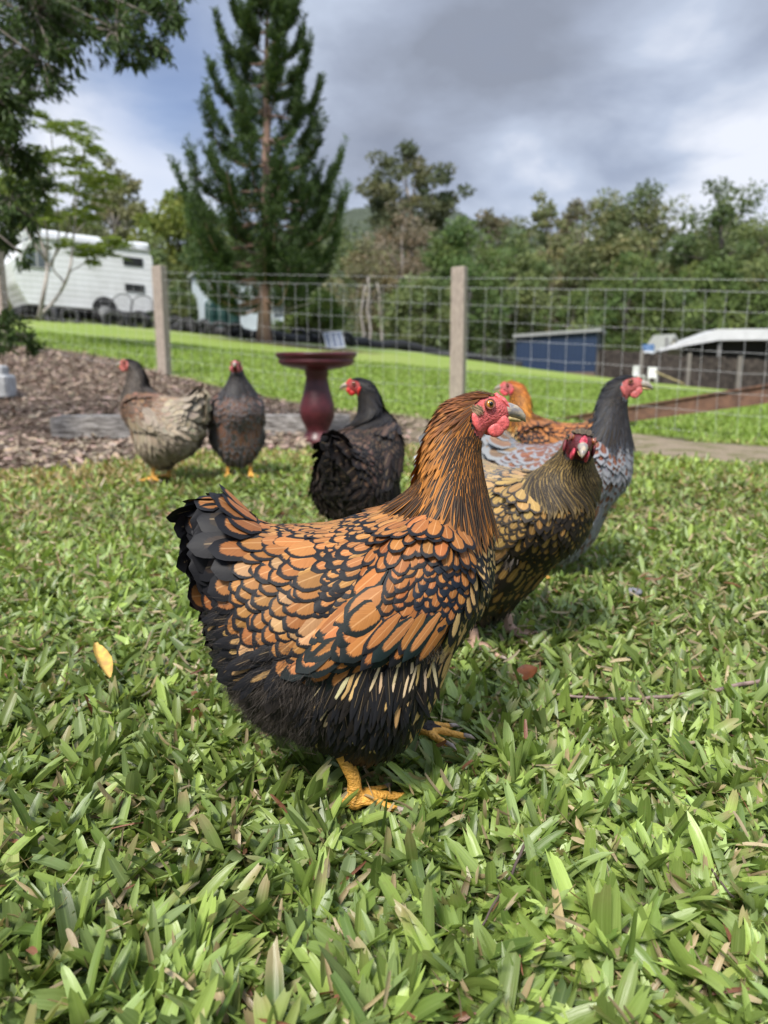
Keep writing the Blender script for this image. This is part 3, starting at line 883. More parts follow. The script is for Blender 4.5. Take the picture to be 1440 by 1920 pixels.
def make_hen(name, loc, yaw, palette, hack, label, scale=1.0, twist=0.0, stretch=(1, 1, 1), neck=(0, 0), detail=0, skin=(.66, .125, .12), combcol=None, legcol=(.78, .40, .075),
             hairs=2500, haircol=(.014, .012, .011), feet='stand', feet_dx=0.0, beakcol=(.30, .22, .12), seed=1, pitch=0.0, lift_=0.0, claws_=True, eyecol=(.62, .24, .03), sink=0.0, kcol=None, lobecol=None, combscale=1.0):
    """neck = (forward, up) shift of the head in metres; twist = neck turn (radians, + to the hen's left)"""
    rg = np.random.default_rng(seed)
    root = empty('hen', loc, yaw, label, 'hen', 'laced hens on the lawn')
    XN = .095
    def deform(V):
        V = np.array(V, float)
        w = smoothstep(V[:, 2], .285, .36)*smoothstep(V[:, 0], .02, .07)
        wn = smoothstep(V[:, 2], .24, .42)*smoothstep(V[:, 0], .0, .08)
        V[:, 0] += neck[0]*wn; V[:, 2] += neck[1]*wn
        if twist:
            a = twist*w; c, s = np.cos(a), np.sin(a)
            xc = XN+neck[0]*wn+.012
            x, y = V[:, 0]-xc, V[:, 1].copy()
            V[:, 0] = xc+x*c-y*s; V[:, 1] = x*s+y*c
        if lift_: V[:, 2] += lift_*smoothstep(V[:, 2], .02, .09)
        if pitch:
            c, s = math.cos(pitch), math.sin(pitch)
            k = smoothstep(V[:, 2], .03, .12)
            x, z = V[:, 0].copy(), V[:, 2]-.12
            V[:, 0] = V[:, 0]*(1-k)+k*(x*c-z*s); V[:, 2] = V[:, 2]*(1-k)+k*(.12+x*s+z*c)
        return V*np.array(stretch)*scale
    # ---- body: loft + legs + toes, fused into one skin
    b = MB()
    G = TG-TN*.003
    idx = np.arange(NU*NW).reshape(NU, NW)
    f = np.stack([idx[:-1], np.roll(idx, -1, 1)[:-1], np.roll(idx, -1, 1)[1:], idx[1:]], -1).reshape(-1, 4)
    F = [list(q) for q in f]+[list(idx[0])[::-1], list(idx[-1])]
    b.add(G.reshape(-1, 3), F)
    def leg(x, y, z, toe=0.0, lean=0.0, kneex=None):
        kx = x-.012 if kneex is None else kneex
        b.tube([(kx-.006, y, .125), (kx-.008, y, .085), (kx, y, z+.062), (x-.001, y, z+.035), (x, y, z+.012)], [.017, .012, .0085, .0078, .0088], 10)
        b.ball((x, y, z+.009), .010, 10)
        for a_, L_ in ((toe-.50, .047), (toe, .060), (toe+.50, .047), (toe+PI-.25, .026)):
            ca, sa = math.cos(a_), math.sin(a_)
            b.tube([(x, y, z+.009), (x+ca*L_*.35, y+sa*L_*.35, z+.0125), (x+ca*L_*.7, y+sa*L_*.7, z+.0075), (x+ca*L_, y+sa*L_, z+.005)], [.0068, .0062, .0052, .0040], 8)
            b.ball((x+ca*L_, y+sa*L_, z+.005), .0040, 8)
            claws.append((x+ca*L_, y+sa*L_, z+.005, a_))
    claws = []
    if feet == 'walk':
        leg(-.003, -.048, .004, 0.15)
        leg(.078, .050, .030, -.30, kneex=.05)
    else:
        leg(.012+feet_dx, -.044, .006, -.12); leg(.022+feet_dx, .044, .006, .12)
    me_o = b.build('body', None)
    md = me_o.modifiers.new('r', 'REMESH'); md.mode = 'VOXEL'; md.voxel_size = .0030 if detail else .0042; md.use_smooth_shade = True
    sm = me_o.modifiers.new('s', 'SMOOTH'); sm.iterations = 4 if detail else 3; sm.factor = .5
    dg = bpy.context.evaluated_depsgraph_get()
    ev = me_o.evaluated_get(dg).to_mesh()
    nv = len(ev.vertices); co = np.empty(nv*3, np.float32); ev.vertices.foreach_get('co', co); co = co.reshape(-1, 3)
    F4 = np.array([p.vertices[:] for p in ev.polygons if len(p.vertices) == 4])
    me_o.evaluated_get(dg).to_mesh_clear()
    bpy.data.objects.remove(me_o)
    cen = co[F4].mean(1); qx, qy = h_px(cen)
    face = inpoly(qx, qy, FACEPOLY) & (cen[:, 2] > .3)
    legm = (cen[:, 2] < .088) & (np.hypot(cen[:, 0], 0) < .3) & ~((np.abs(qy) < 0))
    inside_loft = cen[:, 2] > .088
    mid = np.where(face, 1, np.where(legm, 2, 0))
    # loft bottom (fluff) must stay dark: it is wider than the shanks
    rr = np.minimum(np.hypot(cen[:, 0]-(-.008), cen[:, 1]+.048), 9)
    if feet == 'walk': rr = np.minimum(rr, np.hypot(cen[:, 0]-.06, cen[:, 1]-.05))
    else: rr = np.minimum(np.hypot(cen[:, 0], cen[:, 1]+.044), np.hypot(cen[:, 0]-.01, cen[:, 1]-.044))
    mid = np.where((mid == 2) & (cen[:, 2] > .045) & (rr > .016), 0, mid)
    dn = tuple(np.clip(np.array(kcol or haircol)*1.0, 0, 1))
    if name+'m' not in SAMP:
        SAMP[name+'m'] = 1
    m_down = pmat('down', dn, .9, 80, .2, bump=.5, bscale=300)
    m_skin = pmat('face_skin', skin, .42, 240, .22, bump=.5, bscale=420, sss=.15, spec=.45, col2=tuple(c*.7 for c in skin))
    m_leg = pmat('leg_skin', legcol, .45, 140, .12, bump=.5, bscale=300, stretch=(1, 1, 1.6), spec=.4)
    body = mesh_obj('body', deform(co), [F4], [m_down, m_skin, m_leg], root, midx=mid)
    # ---- feathers
    fs = 1.0 if detail else 1.28
    if fs not in SAMP: SAMP[fs] = sample_feathers(fs)
    S = SAMP[fs]
    n = len(S['P'])
    fc = np.zeros((n, 3)); lc = np.zeros((n, 3)); lw = np.full(n, .2)
    for k in np.unique(S['key']):
        m = S['key'] == k; c = m.sum()
        if k == 'hackle':
            fc[m], lc[m], lw[m] = hackle_cols(S['px'][m], S['py'][m], rg, *hack); continue
        opts = palette[k]; ch = rg.choice(len(opts), c, p=np.array([o[0] for o in opts])/sum(o[0] for o in opts))
        fc[m] = np.array([o[1] for o in opts])[ch]; lc[m] = np.array([o[2] for o in opts])[ch]; lw[m] = np.array([o[3] for o in opts])[ch]
        fc[m] *= rg.uniform(.78, 1.2, (c, 1))*(1+rg.normal(0, .04, (c, 3)))
        lw[m] *= rg.uniform(.8, 1.2, c)
    D = S['D']; ja = rg.normal(0, .055, (n, 1))
    fl = np.isin(S['key'], ['fluff', 'streak', 'under'])[:, None]
    ja = np.where(fl, rg.normal(0, .22, (n, 1)), ja)
    Sd = norm(np.cross(D, S['N']))
    D = norm(D+Sd*ja)
    L = S['L']*rg.uniform(.85, 1.15, n); W = S['W']*rg.uniform(.88, 1.12, n)
    lift = S['lift']*rg.uniform(.55, 1.0, n)
    P = S['P']+S['N']*(S['off'][:, None]+.0005)
    grp = {'plumage': ~np.isin(S['key'], ['wing', 'wingdark', 'flight', 'wingbar', 'tail', 'tailcov', 'hackle'])}
    wl = np.isin(S['key'], ['wing', 'wingdark', 'flight', 'wingbar'])
    grp['neck_hackle'] = S['key'] == 'hackle'
    grp['tail_coverts'] = np.isin(S['key'], ['tail', 'tailcov'])
    wn = [('wing', wl & (S['P'][:, 1] < 0)), ('wing', wl & (S['P'][:, 1] >= 0))]
    for nm, m in list(grp.items())+wn:
        if not m.any(): continue
        nu, nv_ = (4, 7) if detail else (2, 4)
        V, Fq, uv, per = feather_verts(P[m], D[m], S['N'][m], L[m], W[m], S['S'][m], lift[m], nu, nv_, rg)
        fcol = np.repeat(np.column_stack([fc[m], lw[m]]), per, 0); lcol = np.repeat(np.column_stack([lc[m], rg.random(m.sum())]), per, 0)
        mesh_obj(nm, deform(V), [Fq], [FEATHER], root, uv=uv, attrs={'fcol': np.clip(fcol, 0, 1), 'lcol': np.clip(lcol, 0, 1)})
    # ---- tail quills: a tent of broad dark feathers
    tp = []; 
    for s in (-1, 1):
        for k in range(9):
            q = k/8
            a = R(np.interp(q, [0, .35, 1], [170, 176, 205]))
            rt = h_plane(np.interp(q, [0, 1], [452, 440]), np.interp(q, [0, 1], [985, 1105]))
            tp.append((rt[0]+.01*q, s*(.006+.020*math.sin(PI*min(1, q+.1))), rt[1], a, s, q))
    tp = np.array(tp); n2 = len(tp)
    Dt = norm(np.column_stack([np.cos(tp[:, 3]), tp[:, 4]*.10, np.sin(tp[:, 3])]))
    Nt = norm(np.column_stack([np.zeros(n2), tp[:, 4], np.full(n2, .25)])); Nt = norm(Nt-np.sum(Nt*Dt, 1, keepdims=True)*Dt)
    tc_ = palette['tail'][0]
    V, Fq, uv, per = feather_verts(tp[:, :3]+Nt*(.004-.006*tp[:, 5:6]), Dt, Nt, .049*rg.uniform(.92, 1.1, n2)*np.interp(tp[:, 5], [0, .3, 1], [.98, 1.0, .95]), np.full(n2, .042), np.full(n2, .05), np.full(n2, .05), 4, 8, rg)
    fcol = np.tile(np.array(tc_[1]+(.3,)), (len(V), 1)); lcol = np.column_stack([np.tile(np.array(tc_[2]), (len(V), 1)), np.repeat(rg.random(n2), per)])
    mesh_obj('tail_feathers', deform(V), [Fq], [FEATHER], root, uv=uv, attrs={'fcol': fcol, 'lcol': lcol})
    # ---- soft down standing off the belly
    m = np.isin(S['key'], ['fluff', 'streak', 'under'])
    if hairs:
        pts, nrm_, dr = S['P'][m], S['N'][m], S['D'][m]
        pr = np.where(S['key'][m] == 'fluff', 1.0, np.where(S['key'][m] == 'under', .25, .0)); pr /= pr.sum()
        i = rg.choice(len(pts), hairs, p=pr)
        base = pts[i]+rg.normal(0, .005, (hairs, 3))
        dd = norm(dr[i]+nrm_[i]*rg.uniform(.15, .7, (hairs, 1))+rg.normal(0, .42, (hairs, 3)))
        nn = norm(nrm_[i]+rg.normal(0, .4, (hairs, 3))); nn = norm(nn-np.sum(nn*dd, 1, keepdims=True)*dd)
        Lh = rg.uniform(.006, .018, hairs)*(1 if detail else 1.3)
        V, Fq, uv, per = feather_verts(base, dd, nn, Lh, np.full(hairs, .0003 if detail else .0014), np.full(hairs, 1.0), rg.normal(0, .12, hairs), 1, 4, rg, 0)
        hc = np.array(haircol)*rg.uniform(.6, 2.4, (hairs, 1))
        fcol = np.repeat(np.column_stack([hc, np.zeros(hairs)]), per, 0)
        mesh_obj('down', deform(V), [Fq], [FEATHER], root, uv=uv, attrs={'fcol': fcol, 'lcol': fcol})
    # ---- head parts
    m_red = pmat('comb_skin', combcol or tuple(min(1, c*1.12) for c in skin), .38, 200, .2, bump=.22, bscale=420, sss=.15, spec=.5)
    def hp(px, py): q = h_plane(px, py); return q
    c0 = hp(944, 758)
    th = R(-48)
    M = np.array([[math.cos(th), 0, -math.sin(th)], [0, 1, 0], [math.sin(th), 0, math.cos(th)]])
    cb = MB()
    cb.ball((c0[0], 0, c0[1]), np.array((.0140, .0072, .0042))*combscale, 20, M)
    V = np.vstack(cb.V); V += rg.normal(0, .0007, V.shape); cb.V = [V]
    o = cb.build('comb', m_red, root, smooth=True); me = o.data
    co_ = np.array([v.co[:] for v in me.vertices]); me.vertices.foreach_set('co', deform(co_).astype(np.float32).ravel())
    def part(nm, mb, mat, parent=root, smooth=True):
        mb.V = [deform(np.vstack(mb.V))]
        return mb.build(nm, mat, parent, smooth)
    for s in (-1, 1):
        w = MB(); q = hp(924, 804)
        w.ball((q[0], s*.0105, q[1]-.001), (.0092, .0030, .0078), 16); w.ball((q[0]+.0065, s*.0100, q[1]+.0055), (.0085, .003, .0085), 14)
        part('wattle', w, m_red)
        w = MB(); p, nn = surf_at(894, 793)
        th2 = R(22); M2 = np.array([[math.cos(th2), 0, -math.sin(th2)], [0, 1, 0], [math.sin(th2), 0, math.cos(th2)]])
        w.ball((p[0], -s*p[1], p[2]), (.0038, .0028, .0105), 14, M2)
        part('ear_lobe', w, m_red if not lobecol else pmat('lobe', lobecol, .5))
        if detail:
            P_, N_ = surf_at(893, 765)
            nh = 170; bs = P_+np.column_stack([rg.normal(0, .0021, nh), rg.normal(0, .0003, nh), rg.normal(0, .0015, nh)]); bs[:, 1] -= .0012
            bs[:, 1] *= -s
            dd = norm(np.tile([-.8, 0, -.55], (nh, 1))*-1*0+np.array([.75, 0, -.62])+rg.normal(0, .18, (nh, 3))*[1, .3, 1]); nn = np.tile([0, s*1.0, 0], (nh, 1)); nn = norm(nn-np.sum(nn*dd, 1, keepdims=True)*dd)
            V, Fq, uv, per = feather_verts(bs, dd, nn, rg.uniform(.0045, .0075, nh), np.full(nh, .0012), np.full(nh, .9), np.full(nh, .12), 2, 4, rg)
            cc = np.repeat(np.column_stack([np.array([.26, .18, .11])*rg.uniform(.5, 1.6, (nh, 1)), np.zeros(nh)]), per, 0)
            mesh_obj('ear_tuft', deform(V), [Fq], [FEATHER], root, uv=uv, attrs={'fcol': cc, 'lcol': cc})
        # eye
        p, nn = surf_at(919, 759); p[1] *= -s; nn[1] *= -s
        if s > 0: pass
        p = np.array([p[0], p[1], p[2]]); nn = norm(np.array([nn[0]*.5+.12, nn[1], nn[2]*.4]))
        e = MB(); e.ball(p-nn*.0018, .0051, 18); ob = part('eye', e, EYEM if eyecol[0] > .4 else EYED)
        e = MB(); e.ball(p+nn*.0024, (.0023, .0023, .0023), 12); 
        V = np.vstack(e.V); k_ = (V-(p+nn*.0024)) @ nn; V = V-np.outer(k_*.5, nn)+nn*.0008; e.V = [V]
        pu = part('pupil', e, PUPIL, ob)
        e = MB(); ax1 = norm(np.cross(nn, [0, 0, 1.0])); ax2 = np.cross(nn, ax1)
        an = np.linspace(0, 2*PI, 25)
        e.tube([p+nn*.0008+ax1*math.cos(a_)*.0051+ax2*math.sin(a_)*.0048 for a_ in an], .0011, 8, cap=False)
        part('eyelid', e, LIDM, ob)
    # beak
    bk = MB()
    up = [hp(*q) for q in ((946, 770), (955, 770), (964, 772.5), (973, 777.5), (980.5, 784), (985, 792.5))]
    bk.tube([(q[0], 0, q[1]) for q in up], [.0078, .0076, .0068, .0054, .0034, .0006], 14, flat=.98)
    part('upper_beak', bk, BEAKM)
    bk = MB()
    lo = [hp(*q) for q in ((946, 785), (955, 786), (965, 788), (973, 789.5), (979, 790.5))]
    bk.tube([(q[0], 0, q[1]) for q in lo], [.0064, .0056, .0046, .0030, .0010], 12, flat=.55)
    part('lower_beak', bk, BEAKL)
    for (x, y, z, a_) in (claws if claws_ else []):
        ca, sa = math.cos(a_), math.sin(a_); cl = MB()
        cl.tube([(x-ca*.002, y-sa*.002, z+.001), (x+ca*.006, y+sa*.006, z+.0005), (x+ca*.012, y+sa*.012, z-.003)], [.0032, .0024, .0004], 8)
        part('claw', cl, CLAWM)
    return root
def eyemat(nm, a, b):
    m, t = mat_new(nm)
    tc = t.n('ShaderNodeTexCoord').outputs['Object']
    n = t.n('ShaderNodeTexNoise', Vector=tc, Scale=900.0, Detail=3.0).outputs[0]
    p = t.n('ShaderNodeBsdfPrincipled', Base__Color=t.mix(n, a, b), Roughness=.08)
    p.inputs['Coat Weight'].default_value = 1
    finish(t, p.outputs[0]); return m
EYEM = eyemat('iris_orange', (.40, .15, .02), (.58, .29, .05)); EYED = eyemat('iris_brown', (.16, .05, .02), (.3, .10, .03))
PUPIL = pmat('pupil', (.004, .004, .004), .06, spec=.8)
LIDM = pmat('eyelid_skin', (.30, .10, .075), .5, 300, .3)
BEAKM = pmat('beak_horn', (.46, .38, .26), .32, 110, .2, col2=(.17, .165, .18), spec=.5, stretch=(1, 1, 2.5))
BEAKL = pmat('beak_horn_yellow', (.50, .38, .17), .35, 120, .2, spec=.5)
CLAWM = pmat('claw_horn', (.42, .34, .30), .4, 100, .2)

def pal_of(base, **over):
    p = dict(base); p.update(over); return p
def build_hens():
    # the near hen, golden laced
    make_hen('near', (HX0, HY0, gz(HX0, HY0)), HYAW, GOLD,
        ((.105, .036, .012), (.33, .130, .026), (.018, .011, .008), (.012, .012, .013)),
        'large golden laced hen in sharp focus on the near grass, head turned right', detail=1, hairs=55000, haircol=(.032, .027, .024), feet='walk', seed=11)
    GY = (.20, .21, .23)
    # dark gold hen whose face looks at the camera
    p = pal_of(GOLD, saddle=[(1, (.34, .235, .12), (.085, .085, .085), .42)], shtop=[(1, (.34, .22, .10), (.06, .058, .055), .38)], midback=[(1, (.33, .21, .09), (.06, .057, .053), .38)],
        cushion=[(1, (.30, .19, .09), (.20, .20, .20), .3)], tailcov=[(.6, (.22, .12, .06), (.20, .21, .22), .36), (.4, (.16, .165, .17), (.28, .29, .30), .3)], tail=[(1, (.17, .17, .18), (.26, .27, .28), .3)],
        wing=[(1, (.34, .22, .075), (.045, .037, .03), .30)], wingdark=[(1, (.28, .17, .055), (.03, .024, .018), .36)], flight=[(1, (.30, .19, .07), (.04, .033, .026), .32)],
        wingbar=[(1, (.34, .24, .10), (.05, .04, .032), .28)], breast=[(1, (.25, .145, .042), (.018, .014, .011), .50)], streak=[(.5, (.26, .16, .05), (.022, .018, .014), .45), (.5, (.05, .04, .03), (.03, .025, .02), .3)],
        under=[(1, (.2, .13, .05), (.03, .025, .02), .5)], fluff=[(1, (.060, .048, .038), (.04, .032, .026), .3)])
    q = at(906, 1215, 1.20)
    make_hen('golddark', (q[0], 1.20, gz(q[0], 1.2)), R(-38), p, ((.07, .050, .030), (.235, .16, .058), (.022, .018, .014), (.035, .028, .02)),
        'dark gold laced hen behind the near hen, its dark red face turned to the camera', scale=.95, stretch=(1, 1.16, 1), twist=-1.02, lobecol=(.13, .02, .025), pitch=-.22, lift_=.018, neck=(-.004, -.030), combscale=.75, skin=(.13, .016, .022), combcol=(.62, .06, .10),
        legcol=(.62, .40, .30), hairs=4000, haircol=(.05, .042, .036), seed=12, eyecol=(.1, .1, .1))
    # blue laced red hen with a black head
    BL = (.205, .21, .225)
    p = pal_of(GOLD, saddle=[(1, (.15, .065, .05), BL, .40)], shtop=[(1, (.16, .07, .055), BL, .40)], midback=[(1, (.16, .07, .05), BL, .42)], cushion=[(1, (.17, .07, .045), BL, .36)],
        tailcov=[(1, (.20, .13, .085), (.20, .21, .22), .36)], tail=[(1, (.19, .17, .15), (.24, .25, .26), .4)], wing=[(1, (.15, .055, .035), BL, .38)], wingdark=[(1, (.14, .05, .03), BL, .42)],
        flight=[(1, (.18, .06, .03), BL, .36)], wingbar=[(1, (.18, .06, .03), BL, .36)], breast=[(.75, (.16, .065, .04), BL, .46), (.25, (.20, .21, .25), BL, .5)],
        streak=[(.5, (.16, .07, .04), (.24, .25, .28), .5), (.5, (.22, .23, .26), (.3, .31, .34), .4)], under=[(1, (.2, .2, .22), BL, .4)], fluff=[(1, (.20, .21, .235), (.28, .29, .32), .3)])
    q = at(1048, 1030, 1.60)
    make_hen('bluered', (q[0], 1.60, gz(q[0], 1.6)), R(-24), p, ((.012, .012, .014), (.032, .034, .040), (.010, .010, .012), (.06, .063, .075)),
        'grey laced brown hen with black head and neck, standing right of the others in profile', neck=(.004, .004), feet_dx=-.06, pitch=.05, combscale=.8, twist=.16, claws_=False, skin=(.52, .13, .12), hairs=3500, haircol=(.22, .23, .25), seed=13, eyecol=(.1, .1, .1))
    # black-brown hen seen from behind
    BK = (.016, .014, .014)
    bb = lambda c, w=.3: [(.5, c, BK, w), (.5, (.020, .016, .015), BK, w)]
    p = pal_of(GOLD, saddle=bb((.065, .038, .028)), shtop=bb((.05, .03, .025)), midback=bb((.075, .045, .033)), cushion=bb((.085, .052, .040)), tailcov=bb((.03, .022, .02)), tail=bb((.015, .014, .015)),
        wing=bb((.06, .037, .028)), wingdark=bb((.04, .026, .022)), flight=bb((.05, .03, .025)), wingbar=bb((.05, .03, .025)), breast=bb((.05, .03, .025)), streak=bb((.03, .024, .022)), under=bb((.03, .022, .02)),
        fluff=[(1, (.030, .023, .021), (.022, .018, .017), .3)])
    q = at(676, 1020, 1.97)
    make_hen('black', (q[0], 1.92, gz(q[0], 1.92)), R(68), p, ((.010, .010, .012), (.018, .018, .021), (.010, .010, .012), (.02, .02, .023)),
        'black brown hen seen from behind, black head turned left, left of the near hen', twist=1.75, skin=(.42, .06, .055), combcol=(.62, .04, .035), hairs=4000, haircol=(.035, .027, .025), seed=14, eyecol=(.1, .1, .1), neck=(-.015, .006), pitch=.12, scale=.97, claws_=False)
    # red gold hen at the back, facing left
    p = pal_of(GOLD, wing=[(1, (.36, .13, .04), BLK, .34)], shtop=[(1, (.34, .12, .03), BLK, .4)], saddle=[(1, (.36, .13, .035), BLK, .42)], midback=[(1, (.36, .13, .035), BLK, .42)], cushion=[(1, (.34, .125, .035), BLK, .36)])
    q = at(1035, 900, 2.25)
    make_hen('redgold', (q[0], 2.25, gz(q[0], 2.25)), R(172), p, ((.30, .09, .02), (.50, .20, .03), (.10, .03, .008), (.03, .016, .01)),
        'orange necked hen at the back, mostly hidden behind the near hen and facing left', twist=-.2, skin=(.60, .15, .14), combcol=(.70, .08, .10), hairs=1500, neck=(0, -.012), claws_=False, seed=15, eyecol=(.1, .1, .1))
    # beige and brown hen far left
    CR = (.27, .225, .17)
    be = lambda c, l=CR, w=.25: [(.7, c, l, w), (.3, tuple(x*.8 for x in c), l, w)]
    p = pal_of(GOLD, saddle=be((.30, .20, .13)), shtop=be((.17, .095, .06), (.10, .075, .06)), midback=be((.22, .14, .09), (.24, .19, .15)), cushion=be((.34, .28, .20)), tailcov=be((.37, .31, .24)), tail=be((.40, .35, .28)),
        wing=be((.19, .10, .06), (.12, .09, .07)), wingdark=be((.15, .075, .045), (.09, .07, .055)), flight=be((.26, .20, .14)), wingbar=be((.30, .24, .18)), breast=be((.17, .10, .06), (.14, .11, .09)),
        streak=be((.32, .26, .19)), under=be((.44, .37, .28)), fluff=[(1, (.26, .215, .16), (.20, .165, .125), .3)])
    q = at(311, 905, 3.05)
    make_hen('beige', (q[0], 3.05, gz(q[0], 3.05)), R(168), p, ((.018, .016, .016), (.085, .070, .058), (.025, .020, .018), (.16, .13, .10)),
        'beige rumped hen with brown shoulders at far left, facing left', scale=1.12, neck=(.0, -.006), lift_=.01, skin=(.45, .12, .10), hairs=3500, haircol=(.25, .21, .165), seed=16, stretch=(1, 1.1, 1), eyecol=(.1, .1, .1), pitch=.04)
    # grey-brown hen facing the camera
    DG = (.085, .080, .085)
    gg = lambda c, l=DG, w=.3: [(.75, c, l, w), (.25, (.05, .045, .045), l, w)]
    p = pal_of(GOLD, saddle=gg((.09, .055, .045)), shtop=gg((.09, .06, .05)), midback=gg((.08, .05, .04)), cushion=gg((.08, .05, .045)), tailcov=gg((.05, .045, .045)), tail=gg((.05, .05, .055)), wing=gg((.14, .07, .05)),
        wingdark=gg((.09, .05, .04)), flight=gg((.09, .055, .045)), wingbar=gg((.08, .05, .045)), breast=gg((.15, .075, .05), (.13, .12, .125), .30), streak=gg((.09, .085, .09)), under=gg((.08, .08, .085)),
        fluff=[(1, (.13, .135, .145), (.10, .10, .11), .3)])
    q = at(452, 897, 3.2)
    make_hen('greybrown', (q[0], 3.15, gz(q[0], 3.15)), R(-72), p, ((.014, .013, .014), (.040, .040, .044), (.016, .015, .016), (.10, .10, .11)),
        'dark grey brown hen facing the camera beside the beige hen', scale=1.06, twist=-.25, neck=(.0, -.008), pitch=.14, lift_=.022, combscale=.8, skin=(.36, .07, .07), combcol=(.72, .20, .22), hairs=3000, haircol=(.13, .135, .145), seed=17, eyecol=(.1, .1, .1))
build_hens()
# ------------------------------------------------------------------ fence, bird bath, sleepers
WOOD = pmat('weathered_wood', (.50, .42, .35), .85, 30, .2, bump=.7, bscale=60, stretch=(6, 6, .5), col2=(.25, .21, .18))
SLEEP = pmat('sleeper_wood', (.42, .40, .38), .9, 14, .2, bump=.9, bscale=24, stretch=(.35, 5, 5), col2=(.10, .09, .08))
WIRE = pmat('galvanised_wire', (.60, .61, .62), .45, 40, .1, metal=.2)
STEEL = pmat('brown_steel', (.20, .105, .068), .65, 18, .3, bump=.3, bscale=90, col2=(.10, .055, .04))
def fence_D(px): return 7.42/(1+.6*(px-720)/FPX)
def fence_pt(px):
    D = fence_D(px); return at(px, 700, D)[:2]
def build_fence():
    a, b = fence_pt(-60), fence_pt(1560)
    root = empty('wire_fence', (a[0], a[1], gz(*a)), 0, 'galvanised square mesh wire fence on wooden posts behind the hens', 'fence')
    off = np.array([a[0], a[1], gz(*a)])
    for px, top, base, w in ((10, 470, 648, .135), (309, 499, 702, .130), (857, 501, 764, .128)):
        D = fence_D(px); p = at(px, base, D); p[2] = gz(p[0], p[1])
        h = at(px, top, D)[2]-p[2]
        m = MB(); m.box((0, 0, h/2-.1), (w, w*.9, h+.2), rz=-.35, bev=.008)
        V = np.vstack(m.V)
        V[:, :2] += (RNG.normal(0, .002, (len(V), 2)))
        V[:, 2] += np.where(V[:, 2] > h-.05, V[:, 0]*.05, 0)
        m.V = [V]
        o = m.build('fence_post', WOOD, root); o.location = p-off
    # strands follow the ground; bigger mesh squares below the top wire
    L = np.linalg.norm(b-a); d = (b-a)/L; n = int(L/.152)
    s = np.arange(n+1)*.152
    base = a[None]+s[:, None]*d
    z0 = ground_z(base[:, 0], base[:, 1])
    def top_z(px): return at(px, np.interp(px, [0, 310, 560, 870, 1200, 1440], [512, 526, 532, 540, 543, 547]), fence_D(px))[2]
    pxs = toPx(np.column_stack([base, z0+1]))[0]
    zt = np.array([top_z(q) for q in pxs])
    m = MB(); rr = .00125
    jit = RNG.normal(0, .006, n+1)
    nv = 7
    rows = np.linspace(0, 1, nv+1)
    rows = rows**.95
    for i in range(n+1):
        zz = z0[i]+.02+(zt[i]-z0[i]-.02)*rows
        ln = jit[i]*np.sin(rows*PI)
        m.tube(np.column_stack([base[i, 0]+ln*d[0]+RNG.normal(0, .002, nv+1), base[i, 1]+ln*d[1]+.07*0*rows, zz]), rr, 4, cap=False)
    for k in rows:
        z = z0+.02+(zt-z0-.02)*k+RNG.normal(0, .0022, n+1)
        m.tube(np.column_stack([base[:, 0], base[:, 1]-.004, z]), rr*(1.15 if k in (0, 1) else .9), 4, cap=False)
    m.V = [np.vstack(m.V)-off]; m.C = [np.vstack(m.C)]
    m.build('wire_mesh', WIRE, root, smooth=True)
    m = MB()
    m.tube(np.column_stack([base[:, 0], base[:, 1], zt+.085])-off, .0013, 4, cap=False)
    m.build('top_strand', WIRE, root, smooth=True)
build_fence()

def build_rail():
    # long brown steel section lying against the fence, one end raised off to the right
    a = at(1000, 803, 6.75); b = at(1600, 690, 5.35)
    b2 = at(1440, 738, 5.78)
    d = b2-a; d /= np.linalg.norm(d); b = a+d*4.6
    m = MB()
    up = np.array([0, 0, 1.0]); s = np.cross(d, up); s /= np.linalg.norm(s); u = np.cross(s, d)
    ring = []
    for t, h in ((0, .055), (.5, .075), (1.0, .105)):
        c = a+(b-a)*t
        for sx, sz in ((-1, -1), (1, -1), (1, 1), (-1, 1)):
            ring.append(c+s*sx*.035+u*sz*h)
    F = [[i*4+j, i*4+(j+1) % 4, (i+1)*4+(j+1) % 4, (i+1)*4+j] for i in range(2) for j in range(4)]+[[3, 2, 1, 0], [8, 9, 10, 11]]
    m.add(np.array(ring), F)
    # flange lips, so that it reads as a channel section
    r2 = []
    for t, h in ((0, .055), (.5, .075), (1.0, .105)):
        c = a+(b-a)*t
        for sx, sz in ((-1.5, .82), (1.5, .82), (1.5, 1.05), (-1.5, 1.05)):
            r2.append(c+s*sx*.035+u*sz*h)
    m.add(np.array(r2), F)
    o = m.build('fence_brace', STEEL)
    setprops(o, 'long dark brown beam sloping up along the fence at right', 'beam')
build_rail()

